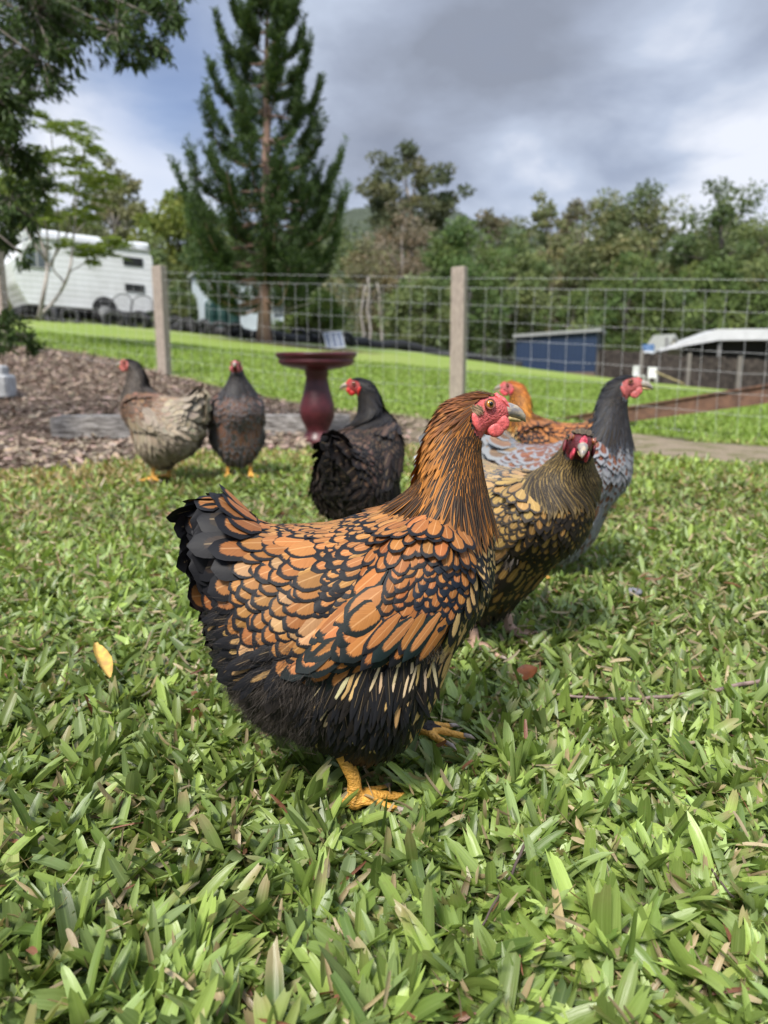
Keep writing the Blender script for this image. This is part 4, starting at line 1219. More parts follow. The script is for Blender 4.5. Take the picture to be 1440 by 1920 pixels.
def build_birdbath():
    p = on(596, 832, 4.72)
    root = empty('birdbath', p, 0, 'glazed dark red pedestal birdbath beside the weathered sleeper', 'birdbath')
    m, t = mat_new('red_glaze')
    tc = t.n('ShaderNodeTexCoord').outputs['Object']
    n = t.n('ShaderNodeTexNoise', Vector=tc, Scale=9.0, Detail=6.0, Roughness=.65).outputs[0]
    sp = t.n('ShaderNodeSeparateXYZ', i0=tc)
    c = t.mix(t.sstep(n, .3, .7), (.042, .007, .010), (.095, .016, .022))
    c = t.mix(t.m('MULTIPLY', t.sstep(t.m('ADD', n, t.m('MULTIPLY', sp.outputs[2], -1.5)), .35, .6), .6), c, (.20, .08, .08))
    pr = t.n('ShaderNodeBsdfPrincipled', Base__Color=c, Roughness=.38)
    finish(t, pr.outputs[0])
    H = at(596, 661, 4.72)[2]-p[2]
    q = MB()
    q.lathe([(.098, -.02), (.100, .02), (.090, .04), (.074, .065), (.070, .085), (.088, .12), (.108, .165), (.112, .20), (.104, .25), (.088, .31), (.074, .37), (.068, .41), (.075, .425), (.072, .44),
             (.078, .46), (.098, H-.105), (.125, H-.09)], k=40)
    q.build('pedestal', m, root, smooth=True)
    q = MB()
    q.lathe([(.10, H-.10), (.15, H-.095), (.215, H-.078), (.235, H-.062), (.238, H-.050), (.230, H-.042), (.236, H-.036), (.248, H-.022), (.252, H-.010), (.246, H), (.236, H-.004), (.220, H-.022), (.12, H-.045), (.02, H-.05)], k=48)
    q.build('bowl', m, root, smooth=True)
build_birdbath()

def sleeper(pts, w, h, label, rz=0):
    a, b = np.array(pts[0]), np.array(pts[1])
    L = np.linalg.norm(b-a); n = 26
    d = (b-a)/L; s = np.array([-d[1], d[0], 0])
    V = []; k = 12
    for i in range(n+1):
        c = a+(b-a)*i/n
        for j in range(k):
            an = 2*PI*j/k+PI/4
            q = max(abs(math.cos(an)), abs(math.sin(an)))
            r = (1/q)**.88*.52*(1+RNG.normal(0, .03))
            e = 1-.12*(i in (0, n))
            V.append(c+s*math.cos(an)*w*r*e+np.array([0, 0, 1])*(h/2+math.sin(an)*h*r*e))
    F = [[i*k+j, i*k+(j+1) % k, (i+1)*k+(j+1) % k, (i+1)*k+j] for i in range(n) for j in range(k)]+[list(range(k))[::-1], [n*k+j for j in range(k)]]
    m = MB(); m.add(V, F)
    o = m.build('garden_sleeper', SLEEP, smooth=False)
    setprops(o, label, 'sleeper', 'weathered sleepers edging the mulch')
a, b = on(103, 822, 5.02), on(395, 815, 5.15)
sleeper((a, b), .17, .145, 'weathered grey sleeper in the mulch behind the beige hen')
a, b = on(400, 812, 5.22), on(655, 806, 5.35)
sleeper((a, b), .17, .135, 'weathered grey sleeper lying directly behind the birdbath')
def build_block():
    p = on(-12, 733, 6.45)
    m = MB(); m.box((p[0]-.02, p[1], p[2]+.085), (.34, .3, .20), rz=.2, bev=.02)
    m.box((p[0]-.04, p[1]+.03, p[2]+.215), (.28, .24, .10), rz=.3, bev=.02)
    o = m.build('concrete_block', pmat('concrete', (.40, .41, .42), .85, 20, .15, bump=.5, bscale=60))
    setprops(o, 'pale grey stone block on the mulch at the left edge', 'stone block')
build_block()

# ------------------------------------------------------------------ small things on the grass
def build_small():
    # long thin stick
    pts = [(1035, 1343), (1110, 1350), (1200, 1352), (1290, 1342), (1370, 1328), (1470, 1308)]
    P = []
    for (x, y) in pts:
        q = gp(x, y); q[2] += .032; P.append(q)
    P = catmull(np.array(P), 24)
    m = MB(); m.tube(P+RNG.normal(0, .0006, P.shape), np.interp(np.linspace(0, 1, 24), [0, 1], [.0017, .0032]), 8)
    o = m.build('long_twig', pmat('twig_bark', (.24, .17, .15), .7, 60, .25), smooth=True)
    setprops(o, 'long thin curved brown twig lying across the grass at right', 'twig')
    for nm, pp, lab in (('fallen_twig', [(1292, 1585), (1310, 1640), (1335, 1690), (1368, 1745)], 'short dark twig standing in the near grass by the right edge'),
                        ('fallen_twig', [(985, 1632), (960, 1690), (925, 1755), (893, 1818)], 'dark crooked twig in the near grass below the hen')):
        P = np.array([gp(*q)+np.array([0, 0, .03]) for q in pp]); P = catmull(P, 12)
        m = MB(); m.tube(P+RNG.normal(0, .0007, P.shape), np.linspace(.0016, .0008, 12), 6)
        o = m.build(nm, pmat('dark_twig', (.10, .07, .06), .7), smooth=True); setprops(o, lab, 'twig', 'twigs fallen in the near grass')
    def curl_leaf(nm, c, L, W, hd, tilt, roll, col, lab, cat, curl=.8, col2=None):
        n, k = 14, 8; V = []
        H = np.array([math.cos(hd)*math.cos(tilt), math.sin(hd)*math.cos(tilt), math.sin(tilt)])
        S = np.array([-math.sin(hd), math.cos(hd), 0]); U = np.cross(H, S)
        S2 = S*math.cos(roll)+U*math.sin(roll); U2 = np.cross(H, S2)
        for th in (0, .0009):
            for i in range(n+1):
                t = i/n; w = W/2*math.sin(PI*min(.98, max(.04, t)))**.7
                for j in range(k+1):
                    a_ = (j/k*2-1)
                    an = a_*curl
                    V.append(c+H*(t-.5)*L+S2*w*math.sin(an)/max(.3, curl)*1.0+U2*(w*(1-math.cos(an))*1.1+th+.1*L*t*t))
        V = np.array(V)+RNG.normal(0, .0003, (len(V), 3))
        q = (n+1)*(k+1); F = []
        for b_ in (0, q):
            for i in range(n):
                for j in range(k):
                    f = [b_+i*(k+1)+j, b_+i*(k+1)+j+1, b_+(i+1)*(k+1)+j+1, b_+(i+1)*(k+1)+j]
                    F.append(f if b_ else f[::-1])
        m = MB(); m.add(V, F)
        o = m.build(nm, pmat(nm+'_mat', col, .5, 60, .2, col2=col2), smooth=True); setprops(o, lab, cat)
    c = gp(195, 1312)+np.array([0, 0, .034])
    curl_leaf('yellow_leaf', c+[0, 0, .022], .080, .027, R(-58), -.42, -.25, (.66, .47, .09), 'curled yellow dry leaf on the grass left of the near hen', 'leaf', 1.1, (.42, .25, .08))
    c = gp(985, 1302)+np.array([0, 0, .030])
    curl_leaf('brown_leaf', c, .036, .034, R(10), .35, .2, (.20, .065, .022), 'small round rust brown leaf on the grass right of the near hen', 'leaf', .6)
    c = gp(1187, 1130)+np.array([0, 0, .026])
    m = MB(); m.ball(c-[0, 0, .004], (.018, .012, .008), 14); V = np.vstack(m.V); m.V = [V+RNG.normal(0, .0012, V.shape)]
    o = m.build('pebble', pmat('pebble_grey', (.24, .24, .27), .7), smooth=True); setprops(o, 'small flat grey stone in the grass right of the dark gold hen', 'stone')
build_small()
# ------------------------------------------------------------------ caravan, shed, tyres and other things across the paddock
WHITE = pmat('white_panel', (.74, .76, .78), .4, 3, .03, bump=.0)
DARK = pmat('dark_gap', (.025, .025, .027), .7)
GLASS = pmat('window_glass', (.10, .12, .13), .08, 2, .2, spec=.9)
VENT = pmat('vent_dark', (.022, .024, .026), .5)
TYRE = pmat('tyre_rubber', (.028, .028, .030), .75, 20, .3, bump=.3, bscale=40)
def siding():
    m, t = mat_new('ribbed_aluminium')
    tc = t.n('ShaderNodeTexCoord').outputs['Object']
    sp = t.n('ShaderNodeSeparateXYZ', i0=tc)
    w = t.m('SINE', t.m('MULTIPLY', sp.outputs[2], 42.0))
    n = t.n('ShaderNodeTexNoise', Vector=tc, Scale=1.6, Detail=6.0).outputs[0]
    c = t.mix(t.sstep(n, .35, .75), (.80, .815, .84), (.68, .69, .70))
    b = t.n('ShaderNodeBump', Height=w, Strength=.18, Distance=.01)
    p = t.n('ShaderNodeBsdfPrincipled', Base__Color=c, Roughness=.38, Normal=b.outputs[0])
    finish(t, p.outputs[0]); return m
def build_caravan():
    A = at(34, 569, 20.4); B = at(297, 588, 22.6)
    d = (B-A)[:2]; L = float(np.linalg.norm(d)); yaw = math.atan2(d[1], d[0])
    slope = math.atan2(B[2]-A[2], L)
    root = empty('caravan', A, yaw, 'white ribbed caravan with long roof hatch beyond the fence at left', 'caravan')
    root.rotation_euler = (0, -slope, yaw)
    H = 1.84; Wd = 2.0
    prof = [(.25, .02), (1.9, 0.0), (L-.55, -.02), (L-.02, .12), (L+.06, .70), (L-.10, .82), (L-.14, H-.30), (L-.28, H-.06), (2.4, H-.02), (.55, H-.04), (.22, H-.25), (.05, 1.25), (-.12, 1.05), (-.02, .55)]
    m = MB(); m.prism([(x, z) for x, z in prof], 0, Wd)
    m.build('body_shell', siding(), root)
    m = MB(); m.box((L*.56, Wd/2, H+.055), (L*.80, Wd*.86, .15), bev=.05); m.box((.78, Wd/2, H+.09), (.85, Wd*.7, .16), bev=.06); m.box((L-.75, Wd/2, H+.08), (1.0, Wd*.8, .13), bev=.05)
    m.build('roof_hatch', WHITE, root)
    m = MB(); m.box((L*.53, -.02, H-.10), (L*.83, .05, .05), bev=.01); m.build('awning_rail', pmat('rail', (.5, .51, .52), .4), root)
    sx = L/263.0
    def win(x0, x1, y0, y1, nm, mt, fr=True):
        xa, xb = (x0-34)*sx, (x1-34)*sx
        z1 = (569+(x0-34)*19/263-y0)*.0153; z0 = (569+(x0-34)*19/263-y1)*.0153
        f = MB(); f.box(((xa+xb)/2, -.012, (z0+z1)/2), (xb-xa, .03, z1-z0), bev=.012)
        o = f.build(nm, pmat('frame', (.55, .56, .57), .4) if fr else mt, root)
        if fr:
            g = MB(); g.box(((xa+xb)/2, -.032, (z0+z1)/2), (xb-xa-.09, .014, z1-z0-.09), bev=.004); g.build('pane', mt, o)
            g = MB(); g.box(((xa+xb)/2, -.044, (z0+z1)/2), (.03, .012, z1-z0-.08)); g.build('mullion', pmat('frame2', (.5, .5, .5), .4), o)
    win(47, 93, 476, 509, 'window', GLASS); pass
    win(229, 268, 485, 500, 'vent', VENT, False); win(231, 270, 533, 547, 'vent', VENT, False)
    for x in (190,):
        w = MB(); xc = (x-34)*sx
        w.V = []; w.n = 0
        a = np.linspace(0, PI, 14)
        w = MB(); w.prism([(xc+.34*math.cos(q), .02+.34*math.sin(q)) for q in a], -.012, .05); w.build('wheel_arch', DARK, root)
        w = MB(); w.lathe([(.12, -.09), (.27, -.10), (.31, -.06), (.31, .06), (.27, .10), (.12, .09)], k=24)
        V = np.vstack(w.V); w.V = [np.column_stack([V[:, 0]+xc, V[:, 2]+.10, V[:, 1]-.06])]; wh = w.build('wheel', TYRE, root, smooth=True)
        w = MB(); w.lathe([(.17, -.06), (.16, .0), (.05, .02)], k=16); V = np.vstack(w.V); w.V = [np.column_stack([V[:, 0]+xc, -V[:, 2]*.5-.02, V[:, 1]-.06])]; w.build('rim', pmat('rim', (.5, .5, .5), .4, metal=.5), wh)
    m = MB(); m.box((L*.5, Wd/2, -.09), (L*.92, Wd*.8, .16)); m.box((L*.93, .3, -.26), (.5, .1, .06)); m.box((.8, .4, -.28), (.08, .08, .4)); m.box((L-.7, .4, -.28), (.08, .08, .4))
    m.build('chassis', DARK, root)
    m = MB(); m.box((L+.07, .15, .10), (.10, .2, .1)); m.build('tail_light', pmat('red_light', (.5, .04, .02), .3), root)
build_caravan()

def tyre(p, r, rz, tilt, label, hub=None):
    root_mb = MB(); k = 26; w = r*.30
    root_mb.lathe([(r*.58, -w), (r*.86, -w*1.1), (r*.99, -w*.7), (r, 0), (r*.99, w*.7), (r*.86, w*1.1), (r*.58, w), (r*.55, 0), (r*.58, -w)], k=k)
    o = root_mb.build('old_tyre', TYRE, smooth=True)
    # drop the lathe's end caps so that the tyre is open
    me = o.data
    import bmesh
    bm = bmesh.new(); bm.from_mesh(me)
    bmesh.ops.delete(bm, geom=[f for f in bm.faces if len(f.verts) > 4], context='FACES'); bm.to_mesh(me); bm.free()
    o.location = p; o.rotation_euler = (PI/2+tilt, 0, rz)
    setprops(o, label, 'tyre', 'old black tyres edging the far lawn')
    return o
TYRE_AT = ['under the left end of the caravan', 'second from the left under the caravan', 'in front of the left wire chair', 'in front of the right wire chair, largest of the row', 'just right of the left fence post', 'between the fence post and the pale shed', 'before the left corner of the pale shed', 'before the dark green tanks', 'before the right half of the pale shed', 'half buried just right of the pine trunk', 'under the green bush right of the pine', 'between the bush and the solar panel', 'directly behind the solar panel']
def build_tyres():
    k = 0
    spots = [(95, 584), (130, 588), (215, 604), (262, 612), (330, 610), (352, 614), (382, 618), (412, 616), (440, 620), (560, 632), (590, 640), (618, 646), (648, 652)]
    for i, (px, py) in enumerate(spots):
        D = 19.3 if px < 500 else 20.4
        p = at(px, py-4, D); g = gz(p[0], p[1]); p[2] = g+.12
        r = .30 if i in (2, 3) else .25
        tyre(p, r, RNG.normal(0, .35), RNG.normal(0, .12), 'old black tyre '+TYRE_AT[i])
build_tyres()
def build_edging():
    # low black edging that runs on to the right along the lawn's far side
    P = []
    for px in range(300, 985, 12):
        D = np.interp(px, [300, 500, 740, 960], [19.6, 19.2, 22.2, 25.2])
        p = at(px, 650, D); z = gz(p[0], p[1]); P.append((p[0], p[1]+.3, z+.10+.02*math.sin(px)))
    P = np.array(P)
    m = MB(); m.tube(P+RNG.normal(0, .02, P.shape), .16, 8)
    o = m.build('lawn_edging', TYRE, smooth=True); setprops(o, 'long low black edging along the far side of the lawn', 'edging')
build_edging()

def wire_chair(px, py, D, lab):
    p = on(px, py, D); root = empty('wire_chair', p, 0, lab, 'chair', 'round wire chairs beside the caravan')
    BL = pmat('black_wire', (.02, .02, .02), .5)
    a = np.linspace(0, 2*PI, 28)
    m = MB(); c = np.array([0, .15, .52]); r = .30
    ring = [c+np.array([r*.95*math.cos(t), .12*math.sin(t), r*1.0*math.sin(t)]) for t in a]
    m.tube(ring, .014, 5, cap=False)
    for q in np.linspace(-.8, .8, 7):
        h = math.sqrt(1-q*q)*r
        m.tube([c+np.array([q*r*.95, -.12*h/r, -h]), c+np.array([q*r*.8, .10, 0]), c+np.array([q*r*.95, .12*h/r, h])], .006, 4)
    m.build('backrest', BL, root)
    m = MB()
    ring = [np.array([.24*math.cos(t), -.05+.22*math.sin(t), .33]) for t in a]; m.tube(ring, .012, 5, cap=False)
    for q in np.linspace(-.8, .8, 6):
        h = math.sqrt(1-q*q); m.tube([(q*.24, -.05-.22*h, .33), (q*.24, -.05, .30), (q*.24, -.05+.22*h, .33)], .006, 4)
    m.build('seat', BL, root)
    for sx in (-1, 1):
        for sy in (-1, 1):
            m = MB(); m.tube([(sx*.18, -.05+sy*.16, .33), (sx*.24, -.05+sy*.22, -.05)], .012, 5); m.build('leg', BL, root)
wire_chair(226, 594, 19.9, 'left one of the two round wire chairs by the caravan')
wire_chair(264, 598, 19.8, 'right one of the two round wire chairs by the caravan')

def build_shed():
    # pale green-white garden shed behind the pine
    A = at(384, 622, 24.5); B = at(532, 632, 25.5)
    yaw = math.atan2(B[1]-A[1], B[0]-A[0]); L = float(np.hypot(*(B-A)[:2])); z = gz(A[0], A[1])-.2
    root = empty('garden_shed', (A[0], A[1], z), yaw, 'pale blue white shed with sloping roof behind the tall pine', 'shed')
    PAN = pmat('pale_sheet', (.56, .64, .68), .5, 2, .06, bump=0)
    H = at(400, 500, 24.5)[2]-z; H2 = at(530, 545, 24.5)[2]-z
    m = MB(); m.prism([(0, 0), (L, 0), (L, H2), (L*.72, H2+.25), (.35, H), (0, H-.1)], 0, 2.2); m.build('wall', PAN, root)
    m = MB(); m.prism([(-.1, H-.12), (.33, H+.01), (L*.73, H2+.27), (L+.1, H2), (L+.12, H2+.06), (L*.74, H2+.33), (.35, H+.08), (-.12, H-.05)], -.12, 2.3); m.build('roof', pmat('roof_sheet', (.66, .70, .72), .4), root)
    m = MB(); m.box((L*.68, -.02, H2/2), (.05, .05, H2)); m.build('post', pmat('dark_green', (.05, .09, .085), .5), root)
    m = MB(); m.box((.42, -.02, H*.5), (.05, .05, H*.95)); m.build('post', pmat('dark_green', (.05, .09, .085), .5), root)
    m = MB(); m.box((L*.83, -.015, H2*.48), (.62, .03, H2*.86), bev=.01); m.build('door', pmat('door_sheet', (.40, .46, .46), .5), root)
build_shed()
def build_tanks():
    for i, (px, lab) in enumerate(((397, 'left one of three dark green tanks before the pale shed'), (418, 'middle one of three dark green tanks before the pale shed'), (440, 'right one of three dark green tanks before the pale shed'))):
        p = on(px, 620, 23.6)
        h = at(px, 562, 23.6)[2]-p[2]
        root = empty('water_tank', p, 0, lab, 'tank', 'dark green tanks before the shed')
        r = .185
        m = MB(); m.lathe([(r*.96, -.1), (r, .03), (r, h*.25), (r*1.03, h*.27), (r, h*.29), (r, h*.5), (r*1.03, h*.52), (r, h*.54), (r, h*.8), (r*.9, h*.9), (r*.6, h*.97), (r*.35, h)], k=20)
        m.build('tank_body', pmat('tank_green', (.018, .055, .048), .4), root, smooth=True)
        m = MB(); m.lathe([(r*.34, h-.01), (r*.34, h+.04), (r*.28, h+.055)], k=14); m.build('lid', pmat('lid', (.02, .03, .03), .5), root)
build_tanks()
def build_panel():
    p = on(630, 655, 18.5)
    root = empty('solar_panel', p, R(12), 'small framed solar panel leaning on the lawn beside the pine', 'solar panel')
    root.rotation_euler = (R(-28), R(-8), R(14))
    m = MB(); m.box((0, 0, .22), (.46, .03, .46), bev=.004); m.build('frame', pmat('alu', (.62, .64, .66), .35, metal=.4), root)
    m = MB()
    for k in (-1, 0, 1): m.box((k*.142, -.02, .22), (.125, .012, .40))
    m.build('cells', pmat('cells', (.16, .19, .26), .2, spec=.8), root)
    m = MB(); m.tube([(0, 0, .4), (0, .25, -.02)], .012, 5); m.build('strut', DARK, root)
build_panel()
def build_towel():
    p = at(521, 556, 17.7)
    n = 9; V = []; 
    for i in range(n+1):
        t = i/n
        for j in range(9):
            u = j/8*2-1
            V.append((p[0]+u*.15*(1-.35*t*t), p[1]+.02*math.sin(u*9)-.03*t, p[2]+.10-t*.56+.05*u*u*(1-t)))
    V = np.array(V); V2 = V+[0, .008, 0]
    F = [[i*9+j, i*9+j+1, (i+1)*9+j+1, (i+1)*9+j] for i in range(n) for j in range(8)]
    m = MB(); m.add(V, F); m.add(V2, [f[::-1] for f in F])
    o = m.build('hanging_cloth', pmat('cloth', (.30, .32, .44), .9, 12, .3), smooth=True); setprops(o, 'blue grey cloth bag hanging from a low branch of the pine', 'cloth bag')
build_towel()

def build_right():
    # blue shed
    A = at(966, 690, 29); B = at(1116, 690, 28)
    L = float(np.hypot(*(B-A)[:2])); yaw = math.atan2(B[1]-A[1], B[0]-A[0]); z = min(gz(A[0], A[1]), gz(B[0], B[1]))-.1
    root = empty('blue_shed', (A[0], A[1], z), yaw, 'low blue metal shed with pale flat roof at the far edge of the lawn', 'shed')
    H1 = at(968, 633, 29)[2]-z; H2 = at(1116, 622, 28)[2]-z
    m, t = mat_new('blue_sheet')
    tc = t.n('ShaderNodeTexCoord').outputs['Object']; sp = t.n('ShaderNodeSeparateXYZ', i0=tc)
    w = t.m('SINE', t.m('MULTIPLY', sp.outputs[0], 40.0)); b = t.n('ShaderNodeBump', Height=w, Strength=.5, Distance=.02)
    n = t.n('ShaderNodeTexNoise', Vector=tc, Scale=2.0, Detail=5.0).outputs[0]
    pr = t.n('ShaderNodeBsdfPrincipled', Base__Color=t.mix(n, (.013, .028, .066), (.022, .042, .095)), Roughness=.45, Normal=b.outputs[0]); finish(t, pr.outputs[0])
    q = MB(); q.prism([(0, 0), (L, 0), (L, H2), (0, H1)], 0, 3); q.build('wall', m, root)
    q = MB(); q.prism([(-.1, H1), (L+.15, H2+.01), (L+.15, H2+.13), (-.1, H1+.11)], -.15, 3.1); q.build('roof', pmat('roof_zinc', (.30, .31, .31), .5), root)
    q = MB(); q.box((L*.5, -.03, .12), (L, .05, .35)); q.build('base_board', pmat('base_brown', (.16, .12, .09), .8), root)
    # low paling fence running right from the blue shed
    P0 = at(1116, 712, 28.5); P1 = at(1480, 745, 25.0)
    root = empty('paling_fence', (P0[0], P0[1], gz(P0[0], P0[1])), 0, 'low dark timber paling fence between blue shed and white roof', 'fence')
    n = 44; off = np.array(root.location)
    mm = pmat('dark_paling', (.062, .050, .044), .85, 6, .35)
    q = MB()
    for i in range(n):
        c = P0+(P1-P0)*(i+.5)/n; g = gz(c[0], c[1]); h = 1.05+RNG.normal(0, .02)
        q.box(np.array([c[0], c[1], g+h/2-.1])-off, (.19+RNG.normal(0, .006), .03, h+.2), rz=math.atan2(P1[1]-P0[1], P1[0]-P0[0]))
    q.build('palings', mm, root)
    q = MB(); 
    for zz in (.35, .9): q.tube(np.array([P0+[0, .05, 0], P1+[0, .05, 0]])*[1, 1, 0]+np.array([[0, 0, gz(P0[0], P0[1])+zz], [0, 0, gz(P1[0], P1[1])+zz]])-off, .04, 4)
    q.build('rail', mm, root)
    for i in range(0, 5):
        c = P0+(P1-P0)*i/4; g = gz(c[0], c[1]); q = MB(); q.box(np.array([c[0], c[1]-.08, g+.5])-off, (.11, .09, 1.3)); q.build('post', pmat('post_grey', (.22, .20, .18), .8), root)
    # open shelter with white sloping roof
    A = at(1238, 655, 30); B = at(1500, 655, 29); z = gz(A[0], A[1])
    root = empty('white_roof_shelter', (A[0], A[1], z), math.atan2(B[1]-A[1], B[0]-A[0]), 'open shelter with white sheet roof behind the dark paling fence', 'shelter')
    za, zb, zr = at(1238, 656, 30)[2]-z, at(1330, 618, 30)[2]-z, at(1500, 616, 29)[2]-z
    xb = (1330-1238)/FPX*31; xr = (1500-1238)/FPX*31
    q = MB(); q.prism([(0, za), (xb, zb), (xr, zr), (xr, zr-.40), (xb*1.05, zb-.42), (xb*.5, (za+zb)/2-.22), (0, za-.06)], 0, 3.5)
    q.build('roof', pmat('white_sheet', (.62, .63, .65), .5, 2, .05), root)
    q = MB(); q.prism([(xb*.55, -.2), (xr, -.2), (xr, zr-.16), (xb, zb-.42), (xb*.6, zb-.75)], 1.2, 3.3); q.build('under_roof_shade', pmat('painted_shade', (.035, .035, .038), .8), root)  # near-black block stands in for the shade under the shelter roof
    for x in (.25, 2.2, 4.2):
        q = MB(); q.box((x, .2, .75), (.10, .10, 1.9)); q.build('post', pmat('grey_post', (.2, .2, .2), .6), root)
    q = MB(); q.box((4.5, 0.3, .95), (.35, .1, .9), bev=.02); q.build('blue_tarp', pmat('tarp', (.06, .30, .38), .6), root)
    # white plastic chairs
    PL = pmat('white_plastic', (.75, .75, .74), .4)
    for i, (px, D, rz, lab) in enumerate(((1197, 23.2, .5, 'white plastic garden chair, left one of two before the paling fence'), (1222, 23.4, -.3, 'white plastic garden chair, right one of two before the paling fence'))):
        p = on(px, 723, D); root = empty('plastic_chair', p, rz, lab, 'chair', 'white plastic chairs on the far lawn')
        q = MB(); q.box((0, 0, .20), (.26, .26, .03), bev=.01); q.build('seat', PL, root)
        q = MB(); q.box((0, .13, .36), (.26, .025, .30), bev=.01); q.build('backrest', PL, root)
        for sx in (-1, 1):
            for sy in (-1, 1):
                q = MB(); q.box((sx*.11, sy*.11, .10), (.03, .03, .20)); q.build('leg', PL, root)
    # blue drum and pale tent-like cover between the sheds
    p = on(1213, 690, 29.5); root = empty('blue_drum', (p[0], p[1], p[2]+.55), 0, 'upright blue and white drum between the blue shed and the shelter', 'drum')
    q = MB(); q.lathe([(.22, 0), (.24, .04), (.24, .35), (.25, .37), (.24, .39), (.24, .8), (.22, .84)], k=18); q.build('drum_body', pmat('drum_blue', (.06, .15, .32), .4), root, smooth=True)
    q = MB(); q.lathe([(.245, .30), (.255, .32), (.255, .58), (.245, .60)], k=18); q.build('label_band', pmat('drum_white', (.6, .64, .66), .5), root, smooth=True)
    q = MB(); q.box((0, 0, -.35), (.5, .4, .68)); q.build('stand', DARK, root)
    p = on(1258, 690, 31); root = empty('cream_hut', p, R(20), 'small cream gabled hut between blue drum and white roof', 'hut')
    q = MB(); q.prism([(-.5, 0), (.5, 0), (.5, 1.1), (0, 1.75), (-.5, 1.1)], 0, 1.1); q.build('wall', pmat('cream', (.42, .40, .32), .7), root)
    q = MB(); q.prism([(-.62, 1.0), (0, 1.80), (.62, 1.0), (.62, 1.08), (0, 1.9), (-.62, 1.08)], -.1, 1.2); q.build('roof', pmat('hut_roof', (.32, .33, .30), .7), root)
    p = on(1258, 712, 23.0); root = None
    m = MB(); m.tube([p+np.array([-.5, 0, .42]), p+np.array([.45, .1, .05])], .025, 6)
    o = m.build('garden_pole', pmat('straw_pole', (.45, .36, .20), .7)); setprops(o, 'straw coloured pole leaning down beside the plastic chairs', 'pole')
build_right()
# ------------------------------------------------------------------ hills and trees
LEAF = leafmat('tree_leaf', trans=.28, rough=.5, bands=False, spec=.25)
def barkmat(nm, c, c2): return pmat(nm, c, .85, 5, .2, bump=.7, bscale=14, stretch=(3, 3, .6), col2=c2)
BARK = barkmat('grey_bark', (.30, .26, .22), (.12, .10, .085))
PALEBARK = barkmat('pale_bark', (.42, .38, .34), (.22, .20, .18))
PINEBARK = barkmat('pine_bark', (.34, .22, .17), (.17, .11, .09))
def leaves(P, D, L, W, col, rg, fold=.25, droop=0.0):
    """leaf-sized folded diamonds; P root, D direction"""
    n = len(P)
    R_ = rg.normal(0, 1, (n, 3)); S = norm(np.cross(D, R_)); N = np.cross(S, D)
    t = np.array([0, .38, .38, .38, 1.0]); a = np.array([0, -1, 0, 1, 0.])
    V = P[:, None]+D[:, None]*(L[:, None]*t)[..., None]+S[:, None]*(W[:, None]*.5*a)[..., None]+N[:, None]*(W[:, None]*fold*np.abs(a))[..., None]
    V[:, 4, 2] -= droop*L
    f = np.array([[0, 1, 2], [0, 2, 3], [1, 4, 2], [2, 4, 3]])
    F = (f[None]+(np.arange(n)*5)[:, None, None]).reshape(-1, 3)
    return V.reshape(-1, 3), F, np.repeat(col, 5, 0)
def tcol(n, rg, c0, c1, jit=.25):
    k = rg.random((n, 1)); c = np.array(c0)*k+np.array(c1)*(1-k)
    return np.clip(c*rg.uniform(1-jit, 1+jit, (n, 1)), 0, 1)
